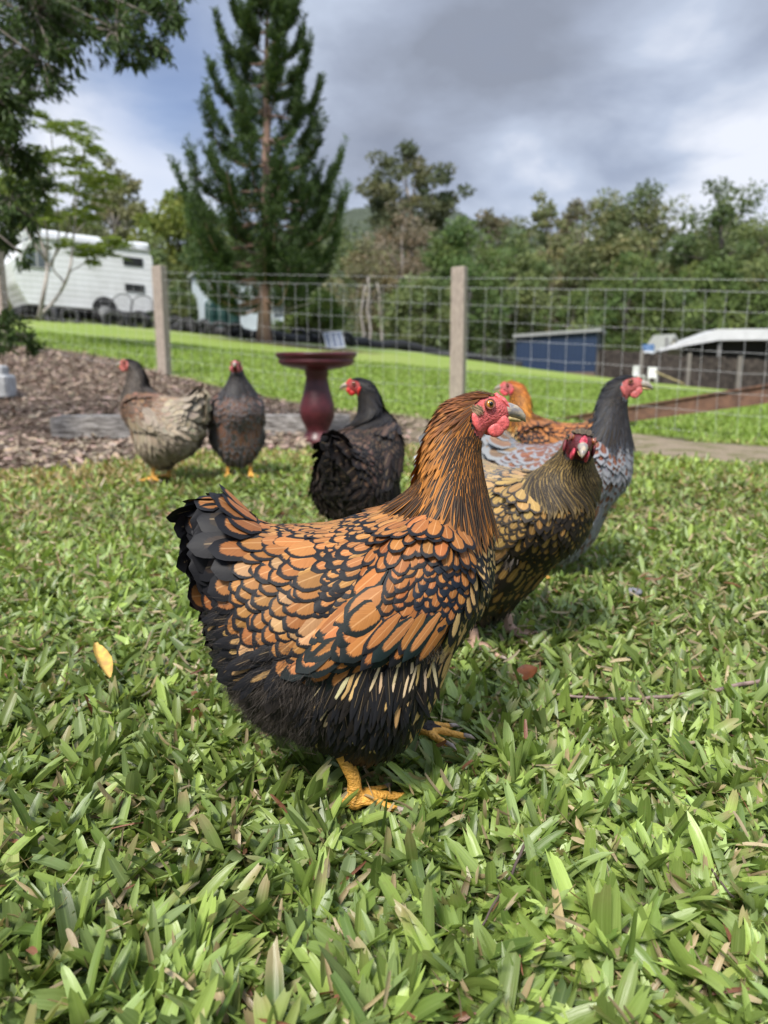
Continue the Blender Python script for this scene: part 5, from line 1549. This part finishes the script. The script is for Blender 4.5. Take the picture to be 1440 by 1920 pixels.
def broad_tree(name, px, top, D, wpx, label, cat='tree', base_z=None, nclump=70, per=90, leaf=.16, c0=(.075, .12, .035), c1=(.14, .19, .055), sparse=.0, bark=None, seed=0, crown_lo=.28, group='trees behind the paddock',
               lean=0.0, trunk_r=None, shape=1.0, clump_r=.20, depth=None):
    rg = np.random.default_rng(seed)
    p = at(px, 700, D); z0 = gz(p[0], p[1]) if base_z is None else base_z
    H = at(px, top, D)[2]-z0; Wd = wpx/FPX*D/2*1.0
    root = empty(name, (p[0], p[1], z0-.1), rg.uniform(0, 6), label, cat, group)
    tr = trunk_r or .035*H*.55+.04
    m = MB(); k = 9
    zz = np.linspace(0, H*.86, k)
    ax = np.cumsum(rg.normal(0, .018*H, (k, 2)), 0); ax[0] = 0; ax[:, 0] += lean*zz
    m.tube(np.column_stack([ax, zz]), tr*np.linspace(1.0, .12, k)**.8, 9)
    # clump centres inside an uneven ellipsoid crown
    lo = H*crown_lo; cz = (lo+H)/2; hz = (H-lo)/2
    u = rg.normal(0, 1, (nclump, 3)); u /= np.linalg.norm(u, axis=1)[:, None]
    rad = rg.uniform(.25, 1, nclump)**.5
    th = np.arctan2(u[:, 1], u[:, 0])
    bump = 1+.16*np.sin(th*3+seed)+.12*np.sin(th*5+seed*2)+rg.normal(0, .06, nclump)
    C = np.column_stack([u[:, 0]*rad*Wd*bump, u[:, 1]*rad*Wd*bump*.9, cz+u[:, 2]*rad*hz])
    rel = (C[:, 2]-lo)/(H-lo)
    taper = np.interp(rel, [0, .15, .45, .8, 1], [.6, .95, 1.0, .72*shape, .40*shape])
    C[:, 0] *= taper; C[:, 1] *= taper
    C[:, 0] += np.interp(C[:, 2], zz, ax[:, 0]); C[:, 1] += np.interp(C[:, 2], zz, ax[:, 1])
    cr = clump_r*Wd*rg.uniform(.7, 1.5, nclump)*(1-.25*sparse)
    # limbs to a share of the clumps
    nl = min(nclump, 26)
    for i in rg.choice(nclump, nl, replace=False):
        zb = max(H*.12, min(C[i, 2]*.72, H*.8))
        b = np.array([np.interp(zb, zz, ax[:, 0]), np.interp(zb, zz, ax[:, 1]), zb])
        mid = (b+C[i])/2+rg.normal(0, .04*H, 3); mid[2] += .04*H
        r0 = tr*.34*(1-zb/H*.6)
        m.tube([b, mid, C[i]], [r0, r0*.6, r0*.18], 5)
    m.build('trunk', bark or BARK, root, smooth=True)
    per = int(per*1.25); leaf *= 1.12; n = nclump*per; i = np.repeat(np.arange(nclump), per)
    q = rg.normal(0, 1, (n, 3)); q /= np.linalg.norm(q, axis=1)[:, None]
    rr = rg.random((n, 1))**.45
    P = C[i]+q*rr*cr[i][:, None]*np.array([1.15, 1.15, .72])
    Dv = norm(q*.7+rg.normal(0, .6, (n, 3))+np.array([0, 0, -.25]))
    L = leaf*rg.uniform(.6, 1.4, n)
    hue = rg.normal(0, .10, nclump)[i][:, None]
    col = tcol(n, rg, c0, c1)*(1+hue)*np.column_stack([1+hue[:, 0]*.8, np.ones(n), np.ones(n)])
    V, F, Cc = leaves(P, Dv, L, L*.5, np.clip(col, 0, 1), rg)
    mesh_obj('crown', V, [F], [LEAF], root, attrs={'bcol': Cc}, smooth=False)
    return root

def build_hills():
    def ridge(name, D, pts, col, kind='structure', depth=90):
        xs = np.linspace(pts[0][0], pts[-1][0], 120)
        top = np.interp(xs, [p[0] for p in pts], [p[1] for p in pts])
        top = top+3*np.sin(xs*.05)+2*np.sin(xs*.13)
        rows = 14; V = []
        for r in range(rows):
            t = r/(rows-1)
            for x, y in zip(xs, top):
                p = at(x, y, D); h = p[2]
                yy = D-depth*(1-t)
                V.append((p[0]*(1-.1*(1-t)), yy, (h+3)*smoothstep(np.array(t), 0, 1)-3+RNG.normal(0, .4)*t))
        for x, y in zip(xs, top):
            p = at(x, y, D); V.append((p[0], D+120, -5))
        n = len(xs); F = [[r*n+i, r*n+i+1, (r+1)*n+i+1, (r+1)*n+i] for r in range(rows) for i in range(n-1)]
        m, t = mat_new('hill_forest')
        tc = t.n('ShaderNodeTexCoord').outputs['Object']
        nn = t.n('ShaderNodeTexNoise', Vector=tc, Scale=.22, Detail=8.0, Roughness=.7).outputs[0]
        b = t.n('ShaderNodeBump', Height=nn, Strength=1.0, Distance=4.0)
        pr = t.n('ShaderNodeBsdfPrincipled', Base__Color=t.mix(t.sstep(nn, .35, .65), col, tuple(c*1.9 for c in col)), Roughness=1.0, Normal=b.outputs[0])
        finish(t, pr.outputs[0])
        q = MB(); q.add(V, F); o = q.build(name, m, smooth=True); o['kind'] = kind
        return o
    ridge('hills', 230, [(-700, 520), (-100, 505), (300, 480), (520, 440), (640, 398), (720, 388), (830, 398), (960, 425), (1150, 470), (1500, 505), (2200, 560)], (.055, .07, .045))
build_hills()

def build_background():
    T = broad_tree
    G1, G2 = (.125, .17, .070), (.22, .27, .105)
    OL1, OL2 = (.15, .165, .085), (.25, .26, .13)
    YG1, YG2 = (.15, .20, .045), (.25, .28, .07)
    BR1, BR2 = (.19, .16, .11), (.28, .23, .165)
    g = 0
    T('gum_tree', 238, 298, 36, 150, 'olive gum tree with open crown behind the caravan roof', nclump=48, per=70, leaf=.20, c0=OL1, c1=OL2, sparse=1, seed=1, crown_lo=.40, bark=PALEBARK, clump_r=.20)
    T('broadleaf_tree', 60, 330, 38, 190, 'green broadleaf tree behind the left end of the caravan', nclump=80, per=80, leaf=.22, c0=G1, c1=YG1, seed=2)
    T('broadleaf_tree', 165, 400, 42, 200, 'low olive tree between the gum tree and the left bushes', nclump=70, per=80, leaf=.24, c0=OL1, c1=G2, seed=3)
    T('broadleaf_tree', 350, 366, 33, 190, 'yellow green tree just left of the tall pine', nclump=85, per=90, leaf=.19, c0=YG1, c1=YG2, seed=4, crown_lo=.15)
    T('broadleaf_tree', 300, 440, 30, 130, 'darker green bushy tree behind the right end of the caravan', nclump=60, per=80, leaf=.17, c0=G1, c1=G2, seed=5, crown_lo=.08)
    T('broadleaf_tree', 430, 430, 30, 170, 'dark green tree hidden behind the lower pine at left', nclump=70, per=80, leaf=.17, c0=(.085, .13, .045), c1=G1, seed=6, crown_lo=.05)
    T('gum_tree', 768, 264, 46, 185, 'tall open gum tree with rounded top right of the pine', nclump=95, per=75, leaf=.23, c0=(.09, .11, .055), c1=OL1, sparse=1, seed=7, crown_lo=.52, bark=PALEBARK, clump_r=.17, shape=1.15)
    T('bare_gum', 745, 372, 42, 200, 'brownish thin-leaved tree below the tall gum', nclump=75, per=60, leaf=.17, c0=BR1, c1=BR2, seed=8, crown_lo=.15, bark=PALEBARK, clump_r=.20)
    T('bare_gum', 690, 440, 38, 130, 'grey brown scrubby tree just right of the pine', nclump=55, per=60, leaf=.17, c0=BR1, c1=OL2, seed=9, crown_lo=.08, bark=PALEBARK)
    T('broadleaf_tree', 880, 400, 34, 195, 'rounded bright green tree behind the middle fence post', nclump=90, per=100, leaf=.17, c0=(.085, .14, .05), c1=(.15, .22, .07), seed=10, crown_lo=.06)
    T('broadleaf_tree', 800, 500, 31, 150, 'low dark green tree left of the middle fence post', nclump=70, per=85, leaf=.16, c0=G1, c1=G2, seed=11, crown_lo=.04)
    T('broadleaf_tree', 960, 425, 37, 180, 'mid green tree behind the blue shed', nclump=85, per=90, leaf=.18, c0=G1, c1=G2, seed=12, crown_lo=.05)
    T('gum_tree', 905, 368, 55, 80, 'small distant gum crown between two larger tree tops', nclump=30, per=50, leaf=.24, c0=OL1, c1=BR1, sparse=1, seed=13, crown_lo=.5, clump_r=.26)
    T('gum_tree', 1010, 355, 47, 120, 'open topped gum tree above the blue shed', nclump=42, per=60, leaf=.22, c0=G1, c1=OL2, sparse=1, seed=14, crown_lo=.45, clump_r=.2)
    T('bare_gum', 1040, 430, 44, 150, 'brown tinged tree between the shed and the right-hand wood', nclump=60, per=70, leaf=.20, c0=BR1, c1=G2, seed=15, crown_lo=.1)
    T('broadleaf_tree', 1130, 366, 42, 190, 'large olive green tree right of the open gum', nclump=90, per=90, leaf=.20, c0=G1, c1=OL2, seed=16, crown_lo=.1)
    T('gum_tree', 1105, 350, 50, 90, 'thin dark gum top rising behind the large olive tree', nclump=26, per=50, leaf=.24, c0=BR1, c1=OL1, sparse=1, seed=17, crown_lo=.55, clump_r=.26)
    T('broadleaf_tree', 1225, 338, 41, 210, 'broad green tree behind the white roofed shelter', nclump=100, per=95, leaf=.20, c0=G1, c1=OL2, seed=18, crown_lo=.1)
    T('broadleaf_tree', 1330, 328, 38, 190, 'dark green tree with gaps, second from the right edge', nclump=75, per=90, leaf=.19, c0=(.085, .13, .045), c1=G1, seed=19, crown_lo=.15)
    T('broadleaf_tree', 1430, 298, 34, 200, 'tall green tree cut by the right edge', nclump=95, per=95, leaf=.18, c0=G1, c1=G2, seed=20, crown_lo=.1)
    T('broadleaf_tree', 1560, 330, 36, 230, 'green tree just outside the right edge', nclump=80, per=80, leaf=.19, c0=G1, c1=G2, seed=25, crown_lo=.1)
    T('broadleaf_tree', 1180, 470, 35, 190, 'lower green tree right of the blue shed', nclump=80, per=90, leaf=.17, c0=(.085, .13, .045), c1=(.17, .235, .07), seed=21, crown_lo=.04)
    T('broadleaf_tree', 1310, 478, 34, 200, 'lower dark green tree directly above the white roof', nclump=80, per=90, leaf=.17, c0=(.085, .13, .045), c1=(.17, .235, .07), seed=22, crown_lo=.04)
    T('broadleaf_tree', 1440, 470, 33, 170, 'lower leafy tree at the right edge above the white roof', nclump=70, per=90, leaf=.17, c0=(.085, .13, .045), c1=(.17, .235, .07), seed=23, crown_lo=.04)
    T('broadleaf_tree', 1070, 545, 32, 130, 'small shrubby tree beside the right end of the blue shed', nclump=50, per=80, leaf=.14, c0=(.085, .13, .045), c1=(.17, .235, .07), seed=24, crown_lo=.02)
    T('bush', 600, 545, 22, 110, 'rounded green bush behind the pine trunk', cat='bush', nclump=55, per=90, leaf=.10, c0=(.08, .13, .035), c1=(.18, .24, .06), seed=26, crown_lo=.0, group='bushes by the pine')
    T('bush', 560, 590, 22.6, 90, 'low green bush just right of the pine trunk', cat='bush', nclump=40, per=80, leaf=.10, c0=(.07, .11, .035), c1=(.14, .18, .05), seed=27, crown_lo=.0, group='bushes by the pine')
    T('bush', 340, 540, 26, 120, 'dark bush between the caravan and the pale shed', cat='bush', nclump=50, per=80, leaf=.12, c0=(.085, .13, .045), c1=G1, seed=28, crown_lo=.0, group='bushes by the pine')
    T('bush', 30, 545, 26, 150, 'green bush behind the left end of the caravan', cat='bush', nclump=45, per=80, leaf=.12, c0=G1, c1=YG2, seed=29, crown_lo=.0, group='bushes by the pine')
    for i, (px, top, D) in enumerate(((684, 535, 30), (697, 520, 31), (722, 530, 33))):
        rg = np.random.default_rng(60+i); p = on(px, 660, D); h = at(px, top, D)[2]-p[2]
        m = MB(); zz = np.linspace(-.1, h, 8); m.tube(np.column_stack([p[0]+np.cumsum(rg.normal(0, .05, 8)), p[1]+0*zz, p[2]+zz]), np.linspace(.06, .03, 8), 7)
        o = m.build('dead_tree', PALEBARK, smooth=True); setprops(o, ['pale bare tree trunk nearest the pine, right of the solar panel', 'pale bare trunk in the middle of three right of the pine', 'pale bare trunk furthest right of three beside the pine'][i], 'tree trunk', 'pale trunks right of the pine')
build_background()

def build_backwood():
    # the wood behind: one mass nobody could count
    rg = np.random.default_rng(77); P = []; 
    for k in range(150):
        x = rg.uniform(-60, 60); D = rg.uniform(48, 75)
        px = 720+x/D*FPX
        topy = np.interp(px, [-400, 0, 300, 640, 760, 960, 1100, 1440, 1900], [470, 440, 450, 420, 430, 450, 425, 390, 390])+rg.uniform(0, 50)
        p = at(px, topy, D)
        P.append((p[0], D, p[2]-1.8))
        P.append((p[0]+rg.normal(0, 2), D-1, p[2]*.55)); P.append((p[0]+rg.normal(0, 2), D-2, p[2]*.2+.5))
    C = np.array(P); n = len(C)*260; i = np.repeat(np.arange(len(C)), 260)
    q = rg.normal(0, 1, (n, 3)); q /= np.linalg.norm(q, axis=1)[:, None]
    Pt = C[i]+q*(rg.random((n, 1))**.4)*np.array([2.3, 2.0, 2.2])*rg.uniform(.7, 1.3, len(C))[i][:, None]
    L = rg.uniform(.25, .5, n)
    tone = rg.uniform(.7, 1.3, len(C))[i][:, None]
    V, F, Cc = leaves(Pt, norm(rg.normal(0, 1, (n, 3))), L, L*.55, np.clip(tcol(n, rg, (.09, .13, .05), (.17, .205, .09))*tone, 0, 1), rg)
    o = mesh_obj('distant_wood', V, [F], [LEAF], attrs={'bcol': Cc}, smooth=False)
    setprops(o, 'dense far wood filling the gaps behind the separate trees', 'wood', kind='stuff')
build_backwood()

def build_pine():
    rg = np.random.default_rng(5)
    D = 18.0; p = on(495, 632, D)
    root = empty('pine_tree', p, 0, 'tall dark green pine with upswept branches in the centre of the yard', 'pine tree')
    def ax(z):    # trunk axis read from the photo: leans a little right with height
        return np.array([np.interp(z, [0, 2.6, 7.5, 11], [0, .12, .30, .38]), 0.0])
    H = 7.75
    m = MB(); zz = np.linspace(-.1, H, 22)
    m.tube([(ax(z)[0]+rg.normal(0, .008), ax(z)[1], z) for z in zz], np.interp(zz, [0, .4, 3, 6, H], [.20, .155, .115, .06, .015]), 12)
    m.build('trunk', PINEBARK, root, smooth=True)
    # needles gathered along upturned branch ends
    bm_ = MB(); PV = []; PD = []; PL = []; PC = []
    def needles(a, b, r, n, tone):
        t = rg.random(n)[:, None]; q = a+(b-a)*t
        d = norm(b-a); s = norm(rg.normal(0, 1, (n, 3))); s = norm(s-np.sum(s*d, 1, keepdims=True)*d)
        dd = norm(d*rg.uniform(.35, .95, (n, 1))+s)
        PV.append(q); PD.append(dd); PL.append(rg.uniform(.6, 1.1, n)*r); PC.append(np.full(n, tone))
    whorls = np.concatenate([np.arange(1.0, 3.2, .42), np.arange(3.3, H-.1, .56)])
    for wz in whorls:
        u = (wz-1.0)/(H-1.0)
        R0 = np.interp(wz, [1.0, 2.2, 3.3, 4.65, 6.1, 7.1, H], [1.55, 1.8, 1.5, 1.25, .95, .65, .25])
        nb = int(np.interp(u, [0, .25, .4, 1], [10, 9, 7, 6])); ph = rg.uniform(0, 2*PI)
        for k in range(nb):
            az = ph+2*PI*k/nb+rg.normal(0, .18)
            Lb = R0*rg.uniform(.55, 1.15)
            d = np.array([math.cos(az), math.sin(az), 0])
            c0 = np.array([*ax(wz), wz+rg.normal(0, .08)])
            n = 9; t = np.linspace(0, 1, n)
            rise = np.interp(u, [0, .35, .7, 1], [-.12, -.02, .15, .40])*Lb
            up = .40*Lb
            pts = c0+d*(Lb*np.sin(t*1.25)/math.sin(1.25))[:, None]+np.array([0, 0, 1])*(rise*t-.10*Lb*np.sin(t*PI)+up*t**3)[:, None]
            bm_.tube(pts, np.linspace(.028, .008, n)*(1.3-.6*u), 5)
            tone = rg.uniform(.75, 1.25)
            for j in range(2, n):
                f = t[j]
                if f < np.interp(u, [0, .3, 1], [.35, .45, .3]): continue
                sd = np.cross(pts[j]-pts[j-1], [0, 0, 1.0]); sd /= np.linalg.norm(sd)+1e-9
                fw = norm(pts[min(j+1, n-1)]-pts[j-1])
                for s in (-1, 1):
                    for rep_ in range(2):
                        Lt = rg.uniform(.24, .50)*(.8+.35*f)*np.interp(u, [0, 1], [1.15, .75])
                        q0 = pts[j]+(pts[j]-pts[j-1])*rg.uniform(-.5, .5)
                        q1 = q0+norm(fw*.8+sd*s*rg.uniform(.3, 1.0)+np.array([0, 0, rg.uniform(.25, .75)]))*Lt
                        needles(q0, q1, .15, 40, tone)
            needles(pts[-2], pts[-1]+(pts[-1]-pts[-2])*.9, .12, 40, tone*1.1)
            needles(pts[-4], pts[-1], .11, 40, tone)
    top = np.array([*ax(H), H]); needles(top-[0, 0, .6], top+[0, 0, .3], .14, 120, 1)
    bm_.build('branches', PINEBARK, root, smooth=True)
    PV = np.vstack(PV); PD = np.vstack(PD); PL = np.concatenate(PL); PC = np.concatenate(PC)
    n = len(PV)
    col = tcol(n, rg, (.040, .075, .030), (.10, .155, .050), .3)*PC[:, None]
    V, F, Cc = leaves(PV, PD, PL, np.full(n, .026), np.clip(col, 0, 1), rg, droop=-.1)
    mesh_obj('needles', V, [F], [LEAF], root, attrs={'bcol': Cc}, smooth=False)
    # dead pale lower branches
    for a, b in (((495, 588), (590, 566)), ((505, 560), (545, 540)), ((492, 545), (430, 500)), ((500, 470), (560, 450)), ((490, 480), (440, 455))):
        A = at(*a, D)-p; B = at(*b, D-.5)-p; m = MB(); m.tube([A, (A+B)/2+[0, 0, -.03], B], [.03, .022, .010], 6); m.build('dead_branch', PALEBARK, root, smooth=True)
build_pine()

def build_young_tree():
    # slender small tree with feathery compound leaves before the caravan
    rg = np.random.default_rng(9); D = 11.6
    p = on(72, 596, D); root = empty('feathery_tree', p, 0, 'slender pale-stemmed tree with feathery yellow green leaves before the caravan', 'tree')
    m = MB()
    def P(px, py, dy=0): q = at(px, py, D+dy)-p; return q
    stems = [([(72, 600), (84, 540), (88, 490), (70, 430), (60, 350), (55, 290)], .035, .012), ([(74, 592), (105, 560), (130, 510), (138, 440), (150, 330), (158, 280)], .026, .008),
             ([(84, 540), (92, 500), (128, 430), (142, 330), (128, 240)], .022, .008), ([(88, 490), (60, 450), (25, 380), (10, 300)], .020, .006), ([(105, 560), (120, 530), (98, 500), (110, 440), (100, 300), (95, 230)], .018, .006),
             ([(138, 440), (170, 400), (178, 330)], .012, .005), ([(130, 510), (165, 490), (215, 460)], .010, .004), ([(88, 490), (85, 420), (40, 330)], .016, .005)]
    tips = []
    for k, (pts, r0, r1) in enumerate(stems):
        Q = np.array([P(x, y, rg.uniform(-.5, .5)*(i > 0)) for i, (x, y) in enumerate(pts)]); Q = catmull(Q, 16)
        m.tube(Q, np.linspace(r0, r1, 16), 7)
        for t in (15, 14, 12, 10, 8): 
            if k or t > 9: tips.append(Q[t])
    m.build('stems', PALEBARK, root, smooth=True)
    LV = []; LD = []; LL = []
    for c in tips:
        for k in range(5):
            az = rg.uniform(0, 2*PI); Lf = rg.uniform(.38, .62)
            d = np.array([math.cos(az), math.sin(az), rg.uniform(.15, .6)])
            t = np.linspace(0, 1, 15)
            pts = c+norm(d)*(Lf*t)[:, None]; pts[:, 2] -= .28*Lf*t**2*1.4
            sd = norm(np.cross(norm(d), [0, 0, 1.0]))
            for i in range(2, 15):
                for s in (-1, 1):
                    for e in range(2):
                        LV.append(pts[i]+rg.normal(0, .006, 3)); LD.append(norm(sd*s+norm(d)*.35+np.array([0, 0, rg.normal(-.15, .2)]))); LL.append(.13*math.sin(PI*min(.95, t[i]*.9+.12))*rg.uniform(.7, 1.1))
    LV, LD, LL = np.array(LV), np.array(LD), np.array(LL)
    V, F, Cc = leaves(LV, LD, LL, LL*.26, tcol(len(LV), rg, (.13, .20, .035), (.24, .30, .06)), rg)
    mesh_obj('foliage', V, [F], [LEAF], root, attrs={'bcol': Cc}, smooth=False)
build_young_tree()

def build_overhang():
    # dark tree standing just outside the left edge; its boughs reach into the view
    rg = np.random.default_rng(21); D = 4.6
    base = at(-420, 800, D); g = gz(base[0], base[1]); base = np.array([base[0], base[1], g])
    root = empty('shade_tree', base, 0, 'dark leafy tree whose boughs hang into the upper left corner', 'tree')
    blobs = [(250, 10, 75, 1.0), (310, 40, 42, .8), (215, 55, 62, 1), (290, 92, 40, .7), (170, -20, 80, 1), (250, 110, 30, .45), (60, 20, 100, 1.0), (20, 100, 75, 1.0), (80, 115, 50, .8), (100, 60, 60, .9), (0, 190, 50, .8), (50, 170, 40, .6), (85, 165, 26, .4), (10, 280, 55, .8), (45, 300, 42, .7),
             (70, 340, 34, .6), (20, 380, 48, .7), (60, 410, 34, .45), (5, 225, 50, .6), (100, 20, 60, 1.0), (-60, 60, 140, 1), (-90, 260, 120, 1), (-60, 420, 80, .8), (330, -10, 30, .6), (-40, 160, 100, 1),
             (15, 600, 26, .6), (40, 632, 26, .7), (62, 645, 20, .6), (5, 645, 30, .6), (-40, 610, 60, .8), (45, 480, 20, .18), (10, 450, 30, .3)]
    LV = []; LD = []; LL = []; m = MB(); tw = MB()
    tb = np.array([0, 0, 0.]); trunk = [tb, tb+[.05, 0, .8], tb+[.12, .05, 1.7], tb+[.2, 0, 2.6], tb+[.25, .1, 3.4]]
    m.tube(np.array(trunk), [.15, .12, .11, .09, .06], 12)
    for (x, y, r, dens) in blobs:
        dd = rg.uniform(-.45, .45); c = at(x, y, D+dd)-base; rr = r/FPX*D
        hub = np.array(trunk[1] if y > 550 else trunk[3] if y < 150 else trunk[2])
        mid = (hub+c)/2+[0, 0, .25 if y < 550 else .05]
        tw.tube(catmull(np.array([hub, mid, c]), 10), np.linspace(.020, .004, 10), 6)
        nt = int(26*dens*(r/60)**1.5)+3
        for k in range(nt):
            q = rg.normal(0, 1, 3); q /= np.linalg.norm(q); e = c+q*rr*rg.random()**.4
            s = c+(e-c)*.15
            tw.tube([s, (s+e)/2+[0, 0, .02], e], [.004, .003, .0015], 4, cap=False)
            nl = 34; t = rg.random((nl, 1)); pts = s+(e-s)*(.25+.85*t)
            d = norm(norm(e-s)*.6+rg.normal(0, .55, (nl, 3))+np.array([0, 0, -.55]))
            LV.append(pts+rg.normal(0, .012, (nl, 3))); LD.append(d); LL.append(rg.uniform(.028, .062, nl))
    LV, LD, LL = np.vstack(LV), np.vstack(LD), np.concatenate(LL)
    m.build('trunk', BARK, root, smooth=True); tw.build('boughs', BARK, root, smooth=True)
    V, F, Cc = leaves(LV, LD, LL, LL*.27, tcol(len(LV), rg, (.032, .060, .020), (.085, .14, .035), .35), rg)
    mesh_obj('foliage', V, [F], [LEAF], root, attrs={'bcol': Cc}, smooth=False)
build_overhang()
